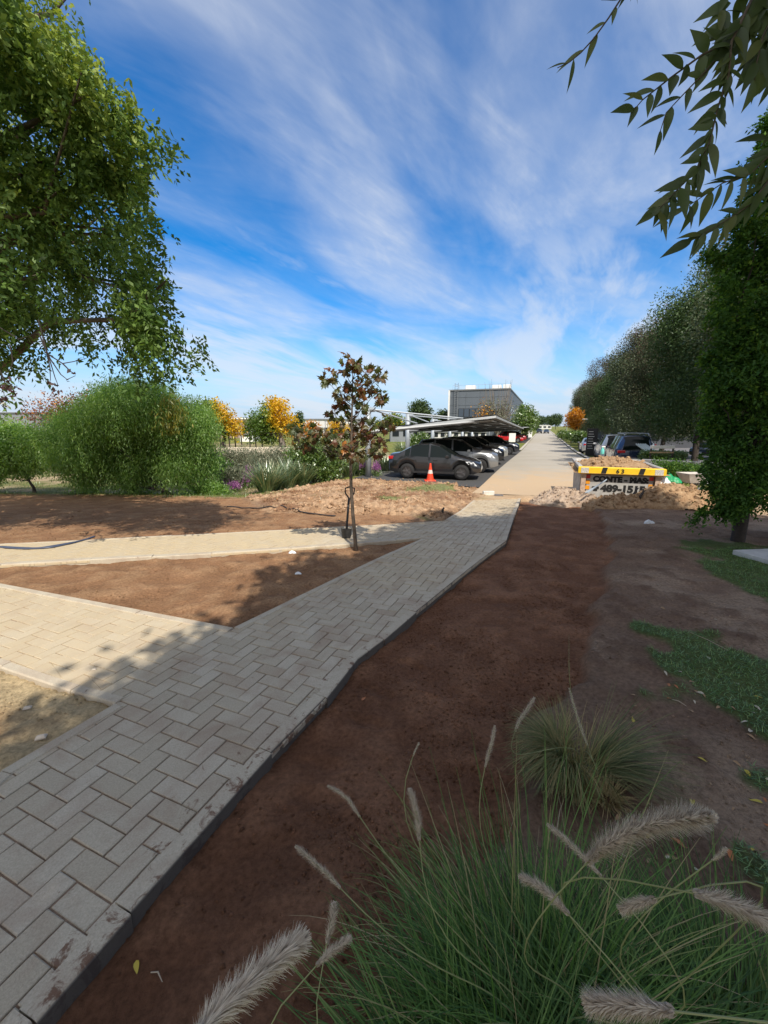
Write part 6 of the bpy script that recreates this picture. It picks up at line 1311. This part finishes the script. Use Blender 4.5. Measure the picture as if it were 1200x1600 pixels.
bs = lambda dx=0, dy=0: B0 + np.array([dx, dy, .12])
for pts, dist, rad, nb, to in [
    ([(478, 1465), (440, 1490), (395, 1530), (340, 1580), (290, 1640)], [.70, .68, .66, .64, .62], .024, 3000, (-.1, -.1)),
    ([(548, 1464), (530, 1478), (515, 1488), (495, 1508)], [.95] * 4, .013, 1100, (0, 0)),
    ([(462, 1322), (485, 1342), (508, 1362), (532, 1388)], [1.15] * 4, .013, 1300, (-.02, 0)),
    ([(512, 1228), (528, 1236), (545, 1250), (562, 1276)], [1.25] * 4, .011, 1200, (-.02, 0)),
    ([(640, 1232), (646, 1252), (653, 1280), (655, 1312)], [1.2] * 4, .017, 1500, (0, 0)),
    ([(655, 1160), (650, 1170), (645, 1182)], [1.35] * 3, .006, 300, (0, .02)),
    ([(773, 1134), (770, 1155), (764, 1175), (758, 1198)], [1.35] * 4, .012, 1200, (.05, .05)),
    ([(1115, 1275), (1075, 1278), (1030, 1285), (985, 1298), (940, 1325), (920, 1345)], [.80, .81, .82, .83, .84, .85], .026, 3600, (.12, .02)),
    ([(855, 1288), (880, 1308), (905, 1332), (940, 1370)], [.95] * 4, .011, 1200, (.1, 0)),
    ([(812, 1370), (838, 1380), (862, 1400), (888, 1428)], [.95] * 4, .016, 1600, (.08, 0)),
    ([(1200, 1440), (1165, 1422), (1125, 1405), (1086, 1396)], [.80] * 4, .020, 1900, (.3, -.05)),
    ([(970, 1422), (990, 1414), (1010, 1408), (1024, 1404)], [.82] * 4, .015, 1000, (.2, -.05)),
    ([(915, 1568), (960, 1570), (1005, 1575), (1050, 1580)], [.66] * 4, .019, 2300, (.4, -.1)),
    ([(1135, 1325), (1125, 1336), (1112, 1345)], [.95] * 3, .007, 350, (.3, 0)),
    ([(522, 1410), (520, 1430), (516, 1450), (510, 1475)], [1.0] * 4, .014, 700, (0, 0))]:
    Pp = [PR(u, v, d_) for (u, v), d_ in zip(pts, dist)]; plume(fg, Pp, rad * .88, nb, stem_to=bs(*to))
sgp = GP(915, 1232); s0 = sgp.copy(); s0[0] += .0; s0[1] += .06
fs_ = thing('fountain_grass', 'smaller tired fountain grass tuft with straw coloured base on bare soil', 'ornamental grass', s0, group='fountain grasses')
parts = [blades(s0 + np.array([-.07, 0, .05]), 620, .04, .12, .40, .0026, 0, 60, 150, 0, 1, 9, azc=3.5, azs=.75), blades(s0 + np.array([-.10, .03, .05]), 420, .03, .20, .34, .0026, 0, 35, 120, .3, 1, 9, azc=2.2, azs=.9), blades(s0 + np.array([.05, .02, .02]), 380, .05, .2, .50, .0022, 30, 85, 45, 0, .95, 8, azc=-.1, azs=.5), blades(s0, 160, .07, .2, .36, .003, 0, 50, 20, .6, 1, 6),
         blades(s0 + np.array([-.07, -.10, .0]), 320, .035, .07, .15, .004, 0, 50, 60, .85, 1, 5), blades(s0 + np.array([.06, -.14, -.02]), 300, .035, .06, .14, .004, 0, 50, 60, .9, 1, 5)]
V, F, t = join(parts); np_mesh('blades', V, F, G_OLD, fs_, True, attrs={'tint': t})
for pts, d_, rad, nb in [([(835, 1090), (824, 1108), (812, 1125), (805, 1142)], 2.0, .018, 900), ([(889, 1075), (896, 1100), (905, 1130), (918, 1165)], 1.95, .012, 900), ([(889, 992), (889, 1012), (889, 1032)], 2.1, .003, 60)]:
    plume(fs_, [PR(u, v, d_) for u, v in pts], rad, nb, stem_to=s0 + np.array([0, 0, .1]))

# ---- garden plants beyond the rough soil
G_AGA = leaf_mat('strappy_leaves', [(0, (.10, .17, .08)), (.6, (.20, .28, .14)), (.85, (.33, .36, .19)), (1, (.5, .42, .2))], .3, .35, gloss=.12)
PURP = leaf_mat('purple_flowers', [(0, (.22, .08, .22)), (1, (.48, .20, .42))], .3, .6, gloss=.02)
AG = 'strappy leaved garden clumps'
def clump(u, v, label, n, L0, L1, wd_, lm, name='strappy_plant', dz=0, group=None, tilt=(2, 40), droop=55, rad=.22, cat='plant', dd=.3):
    p = P(u, v); p[1] += dd; p[0] *= 1 + dd / max(4, p[1]); z = gz0(p[0], p[1]); base = np.array([p[0], p[1], z]); r = thing(name, label, cat, base, group=group)
    V, F, t = blades(base, n, rad, L0, L1, wd_, tilt[0], tilt[1], droop, 0, 1, 6); np_mesh('leaves', V, F, lm, r, True, attrs={'tint': t}); return r, base
for i, (u, v, n, s_, lb) in enumerate([(415, 770, 200, .85, 'leftmost strappy leaved clump beside the pink flowers'), (425, 768, 260, .9, 'second strappy clump from the left in the garden'), (450, 762, 260, 1.0, 'tall pale strappy clump in the middle of the garden edge'), (472, 757, 260, .9, 'strappy clump just left of the green bush base'), (497, 753, 240, .8, 'strappy clump below the green bush'),
                                      (520, 749, 240, .75, 'strappy clump left of the sapling trunk'), (545, 744, 260, .9, 'arching grey green clump right behind the sapling trunk'), (562, 741, 300, .9, 'pale arching clump left of the steel mast'), (602, 738, 200, .8, 'loose clump right of the steel mast')]):
    clump(u, v, lb, n + 60, .8 * s_, 1.4 * s_, .045, G_AGA, group=AG, dd=.3 + .25 * (i % 3), tilt=(2, 32), droop=38)
clump(632, 712, 'grey green grass tuft behind the dark grey saloon tail', 400, .9, 1.7, .04, G_AGA, name='grass_tuft', rad=.5)
def shrub(u, v, label, lst, D, n, size, lm, name='shrub', per=12, group=None, aspect=.5, spread=.10, droop=.1):
    p = W(u, v, D); z = gz0(p[0], D); r = thing(name, label, 'shrub', (p[0], D, z), group=group)
    crown_mesh('foliage', BL(lst, D, .25), n, per, spread, size, lm, r, True, aspect, droop, .2, inner=.2, seed=int(u)); mb = MB()
    for q in range(9): e = W(*lst[q % len(lst)][:2], D); mb.tube([(p[0], D, z), ((p[0] + e[0]) / 2 + rng.normal() * .05, D, (z + e[2]) / 2), e], [.02, .014, .006], 5)
    mb.build('stems', BARKD, r, world=True); return r
shrub(498, 748, 'dense fresh green leafy bush behind the sapling to its left', [(480, 715, 20), (500, 705, 22), (520, 715, 20), (495, 730, 22), (515, 735, 18), (475, 735, 16), (460, 712, 12)], 17.0, 1000, .10, G_BUSH, spread=.15)
shrub(345, 765, 'dark round shrub between pepper tree and pink flowers', [(345, 728, 14), (355, 735, 12), (338, 735, 12)], 16.0, 300, .07, G_DARK)
shrub(330, 775, 'dark low shrub at the right foot of the pepper tree', [(330, 765, 14), (345, 768, 12), (318, 768, 14)], 13.6, 300, .07, G_PEP)
for i, (u, v, rr, D, lb) in enumerate([(385, 716, 16, 21, 'grey shrub below the pergola, left one'), (415, 720, 18, 20, 'grey straw shrub in the middle of the garden'), (440, 715, 16, 21, 'grey shrub under the yellow tree'), (360, 745, 16, 15.8, 'straw coloured shrub left of the pink flowers'), (425, 738, 16, 17, 'straw and grey shrub right of the pink flowers'), (400, 735, 14, 18, 'low grey shrub directly behind the pink flowers'), (355, 715, 14, 21, 'grey shrub right beside the pepper tree')]):
    shrub(u, v + rr, lb, [(u - rr * .8, v + 2, rr * .8), (u + rr * .8, v + 1, rr * .8), (u, v - rr * .2, rr), (u, v + rr * .6, rr)], D, 300, .12, G_GREY, aspect=.25, droop=.8, spread=.18, group='grey garden shrubs')
for i, (u, v, D, wpx, hpx, n, lb) in enumerate([(388, 752, 16.2, 17, 13, 260, 'largest patch of pink purple flower spikes left of the strappy clumps'), (364, 762, 15, 12, 8, 110, 'fainter purple flowers below and left of the large pink patch'), (430, 745, 17.3, 8, 10, 80, 'small purple flower group between the grey shrubs'), (588, 734, 18.9, 7, 12, 120, 'purple flowers right beside the steel mast'), (567, 730, 19.2, 7, 9, 60, 'dusky purple flowers left of the steel mast')]):
    p = W(u, v, D); z = gz0(p[0], D); r = thing('flower_clump', lb, 'flowers', (p[0], D, z), group='purple flowering plants'); k = D / FPX; V_, F_, t_ = [], [], []
    cs = np.stack([p[0] + rng.normal(size=n) * wpx * .5 * k, D + rng.normal(size=n) * .25, p[2] + np.abs(rng.normal(size=n)) * hpx * .55 * k], 1); Q = np.repeat(cs, 12, 0) + rng.normal(size=(n * 12, 3)) * np.array([.012, .012, .045])
    V, F, t = leaves(Q, .04, .7, np.array([0, 0, .5])); np_mesh('flower_spikes', V, F, PURP, r, True, attrs={'tint': t})
    Q = np.stack([p[0] + rng.normal(size=n * 8) * wpx * .6 * k, D + rng.normal(size=n * 8) * .3, z + (p[2] - z) * rng.uniform(0, 1.05, n * 8)], 1); V, F, t = leaves(Q, .07, .25, np.array([0, 0, .8])); np_mesh('leaves', V, F, G_BUSH, r, True, attrs={'tint': t})
shrub(655, 698, 'rounded bright green bush seen under the carport roof', [(648, 690, 9), (658, 686, 9), (666, 690, 8), (655, 695, 9)], 33, 260, .16, G_BUSH, spread=.2)
shrub(707, 698, 'darker grey green bush between the rear carport posts', [(702, 690, 7), (712, 690, 7)], 40, 120, .2, G_GREY, spread=.2)
for i, (u, v, lb) in enumerate([(1040, 730, 'left one of the dark shrubs before the retaining wall'), (1062, 732, 'middle dark shrub before the retaining wall'), (1086, 735, 'right dark shrub before the retaining wall, above the wheelbarrow'), (1112, 737, 'rightmost dark shrub before the retaining wall')]):
    shrub(u, v + 14, lb, [(u - 10, v, 12), (u + 8, v + 2, 12), (u, v + 10, 12), (u + 14, v + 8, 10)], 13.8, 360, .06, G_DARK, group='dark shrubs before the retaining wall')
for i, (u, v, w_, lb) in enumerate([(1012, 712, 9, 'yellow green low hedge left of the white board stand'), (1036, 712, 16, 'yellow green low hedge under the white board stand'), (1060, 713, 8, 'yellow green low hedge right of the white board stand')]):
    shrub(u, v + 6, lb, [(u - w_ * .6, v, 6), (u + w_ * .6, v, 6), (u, v, 6)], 19.6, 160, .09, G_BUSH, group='yellow green hedge pieces')
for i, (u, v, D, lb) in enumerate([(905, 683, 52, 'rounded verge hedge beyond the black totem'), (893, 681, 62, 'second verge hedge farther up the road'), (880, 679, 75, 'farthest small hedge on the right verge')]):
    shrub(u, v + 4, lb, [(u - 4, v, 4.5), (u + 4, v, 4.5), (u, v - 1, 4.5)], D, 130, .3, G_BUSH, spread=.25, group='verge hedges')

# ---- short grass in tufts on the bare ground at right
xs_ = rng.uniform(1.0, 5.5, 140000); ys_ = rng.uniform(.7, 5.8, 140000)
ii = np.clip(np.searchsorted(gx, xs_) - 1, 0, nx - 1); jj = np.clip(np.searchsorted(gy, ys_) - 1, 0, ny - 1); GM = gmask.reshape(sh)[jj, ii]; MDm = mDry.reshape(sh)[jj, ii]
ok = (GM * MDm > rng.uniform(.25, 1, 140000)); xs_, ys_ = xs_[ok][:34000], ys_[ok][:34000]; n = len(xs_); V, F, t = blades((0, 0, 0), n, 0, .015, .05, .0028, 5, 60, 40, 0, 1, 2); V = V.reshape(n, -1, 3); V += np.stack([xs_, ys_, H(xs_, ys_) - .004], 1)[:, None]
G_LAWN = leaf_mat('lawn_blades', [(0, (.06, .14, .025)), (.7, (.12, .27, .04)), (1, (.22, .32, .06))], .3, .45)
tagit(np_mesh('grass', V.reshape(-1, 3), F, G_LAWN, attrs={'tint': t}), 'short green grass growing in patches on the bare ground at right', 'grass', kind='stuff')
# lawn and dry grass at the garden edge
def scatter_blades(poly, n, L0, L1, wd_, lm, name, label, ymax=40, dens=None):
    pl = PX(poly); xx = [p[0] for p in pl]; yy = [p[1] for p in pl]; X_ = rng.uniform(min(xx), max(xx), n * 3); Y_ = rng.uniform(min(yy), min(ymax, max(yy)), n * 3); k = sdist(pl, X_, Y_) > 0
    if dens: k &= fbm(X_ * dens, Y_ * dens, 0, 3, 33) > .5
    X_, Y_ = X_[k][:n], Y_[k][:n]; m_ = len(X_); V, F, t = blades((0, 0, 0), m_, 0, L0, L1, wd_, 5, 50, 50, 0, 1, 2); V = V.reshape(m_, -1, 3); V += np.stack([X_, Y_, H(X_, Y_) - .01], 1)[:, None]
    return tagit(np_mesh(name, V.reshape(-1, 3), F, lm, attrs={'tint': t}), label, 'grass', kind='stuff')
scatter_blades([(-300, 781), (0, 774), (240, 777), (380, 780), (420, 768), (380, 755), (0, 750), (-300, 755)], 14000, .05, .16, .008, G_BUSH, 'grass', 'green grass edging the dark soil under the pepper tree')
scatter_blades([(340, 775), (470, 760), (560, 744), (640, 738), (640, 715), (560, 712), (340, 722)], 9000, .15, .40, .010, G_GREY, 'dry_grass', 'straw and grey dry grass between the garden plants')
scatter_blades([(560, 800), (760, 775), (760, 758), (600, 746), (400, 775), (420, 800)], 2600, .03, .10, .006, G_BUSH, 'grass', 'thin green tufts on the rough orange soil', dens=1.3)

# ---- clods and crumbs
OCT = np.array([(1, 0, 0), (0, 1, 0), (-1, 0, 0), (0, -1, 0), (0, 0, 1), (0, 0, -.6)], float); OF = np.array([(0, 1, 4), (1, 2, 4), (2, 3, 4), (3, 0, 4), (1, 0, 5), (2, 1, 5), (3, 2, 5), (0, 3, 5)])
def crumbs(name, label, poly, n, s0_, s1_, dens=None, ymax=20, xr=None, bright=1.0, flat=.75, power=2.2):
    pl = PX(poly) if not isinstance(poly[0], np.ndarray) else poly; xx = [p[0] for p in pl]; yy = [p[1] for p in pl]; lo, hi = (min(xx), max(xx)) if xr is None else xr
    yy0 = max(.25, min(yy)); Y_ = yy0 + (min(ymax, max(yy)) - yy0) * rng.uniform(0, 1, n * 4) ** 1.3; X_ = rng.uniform(lo, hi, n * 4); k = sdist(pl, X_, Y_) > .02
    if dens: k &= fbm(X_ * dens, Y_ * dens, 0, 3, 55) > rng.uniform(.38, .62, len(k))
    X_, Y_ = X_[k][:n], Y_[k][:n]; m_ = len(X_); s = s0_ + (s1_ - s0_) * rng.uniform(0, 1, m_) ** (power * 2); A_ = rng.uniform(.55, 1.3, (m_, 6, 1)) * OCT[None] * s[:, None, None]; A_[..., 2] *= flat
    a = rng.uniform(0, 6.28, m_); co, si = np.cos(a)[:, None], np.sin(a)[:, None]; x_, y_ = A_[..., 0] * co - A_[..., 1] * si, A_[..., 0] * si + A_[..., 1] * co
    V = np.stack([x_ + X_[:, None], y_ + Y_[:, None], A_[..., 2] + (H(X_, Y_) + s * .2)[:, None]], -1).reshape(-1, 3); F = (OF[None] + (np.arange(m_) * 6)[:, None, None]).reshape(-1, 3)
    ii = np.clip(np.searchsorted(gx, X_) - 1, 0, nx - 1); jj = np.clip(np.searchsorted(gy, Y_) - 1, 0, ny - 1); cc = Cc.reshape(sh[0], sh[1], 3)[jj, ii] * bright * rng.uniform(.65, 1.45, (m_, 1)); cc = np.repeat(np.clip(cc, 0, .9), 6, 0)
    return tagit(np_mesh(name, V, F, GROUND, attrs={'col': np.concatenate([cc, np.ones((len(cc), 1))], 1)}), label, 'soil crumbs', kind='stuff')
crumbs('soil_crumbs', 'fine crumbs on the dark soil strip right of the path', [np.array(p) for p in SOILR], 20000, .0012, .012, 2.5, ymax=5.5, xr=(-1.2, 2.4))
crumbs('soil_crumbs', 'small clods on the triangular bed', [np.array(p) for p in TRI], 5000, .003, .012, 2, xr=(-3.5, .6))
crumbs('soil_crumbs', 'clods scattered over the rough orange soil', [np.array(p) for p in ROUGH], 9000, .008, .06, 1.5, bright=1.05)
crumbs('gravel', 'grit and small stones over the bare ground at right', [np.array(p) for p in DRYR], 12000, .002, .012, 2, ymax=8, xr=(.6, 6), bright=1.2)
crumbs('gravel', 'grit in the sandy patch at left', [np.array(p) for p in SANDP], 5000, .002, .014, 3, xr=(-3, -1.2), bright=.95)
crumbs('soil_crumbs', 'small clods on the dark soil beyond the far paved branch', [np.array(p) for p in SOILL], 5000, .004, .02, 2, xr=(-9, 1))

# ---- fallen leaves
def leafmesh(L_, w_):
    V, F = broadleaf(np.array([-L_ / 2, 0, .004]), (1, 0, 0), L_, w_, np.array([0, 0, 1.0]), .25, 5); V = [(p[0], p[1], abs(p[2]) + .002) for p in V]; return V, F
FLM = {'yellow': mat('yellow_leaf', (.5, .40, .06), .7), 'tan': mat('tan_leaf', (.34, .22, .12), .8), 'pale': mat('pale_leaf', (.5, .45, .35), .8), 'rust': mat('rust_leaf', (.42, .16, .06), .7)}
def fallen(u, v, L_, c, label, group=None, proto={}):
    q = GP(u, v)
    if sdist(PATHP, np.array([q[0]]), np.array([q[1]]))[0] > 0: q[2] = float(T(q[0], q[1])) + .002
    V, F = leafmesh(L_, L_ * .45); o = MB().add(V, F).build('fallen_leaf', FLM[c], smooth=True); o.location = tuple(q); o.rotation_euler = (rng.uniform(-.3, .3), rng.uniform(-.3, .3), rng.uniform(0, 6.28)); return tagit(o, label, 'leaf', group)
fallen(210, 1487, .045, 'yellow', 'single yellow leaf on dark soil below the kerb at bottom left'); fallen(568, 1080, .05, 'rust', 'curled rust leaf on dark soil near the middle of the kerb')
fallen(1060, 1328, .07, 'rust', 'long reddish leaf near the large plume at right'); fallen(988, 1128, .05, 'yellow', 'yellow leaf caught on the small grass tuft'); fallen(1010, 1312, .04, 'yellow', 'yellow leaf under the large curved plume')
FL = {'yellow': 'small yellow leaf among the litter on the bare ground at right', 'tan': 'small tan dry leaf among the litter on the bare ground at right', 'pale': 'small pale dry leaf among the litter on the bare ground at right', 'rust': 'small rust leaf among the litter on the bare ground at right'}
for q in range(95):
    u, v = rng.uniform(960, 1290), rng.uniform(900, 1420) if q % 3 else rng.uniform(1050, 1300)
    if u < 1060 and v > 1150 and v < 1260: continue
    c = rng.choice(['yellow', 'tan', 'pale', 'rust'], p=[.12, .4, .35, .13]); fallen(u, v, rng.uniform(.025, .055), c, FL[c], 'fallen leaves on the bare ground: ' + c)
STK = mat('dry_twig', (.42, .34, .25), .8)
for i, (u, v, du, dv, lb) in enumerate([(1078, 992, 60, 28, 'thin pale straw lying on the bare ground above the grass patch'), (1050, 1098, 22, 10, 'short white twig left of the grass patch'), (870, 1300, 10, -40, 'thin straw near the straw coloured tuft base'), (232, 1495, 18, 14, 'small broken straw on dark soil by the kerb'), (750, 780, 30, 3, 'thin stick at the end of the paved path')]):
    a, b_ = GP(u, v, .006), GP(u + du, v + dv, .008); tagit(MB().tube([a, (a + b_) / 2 + np.array([0, .01, .006]), b_], [.002, .0025, .0012], 5).build('straw', STK), lb, 'straw')
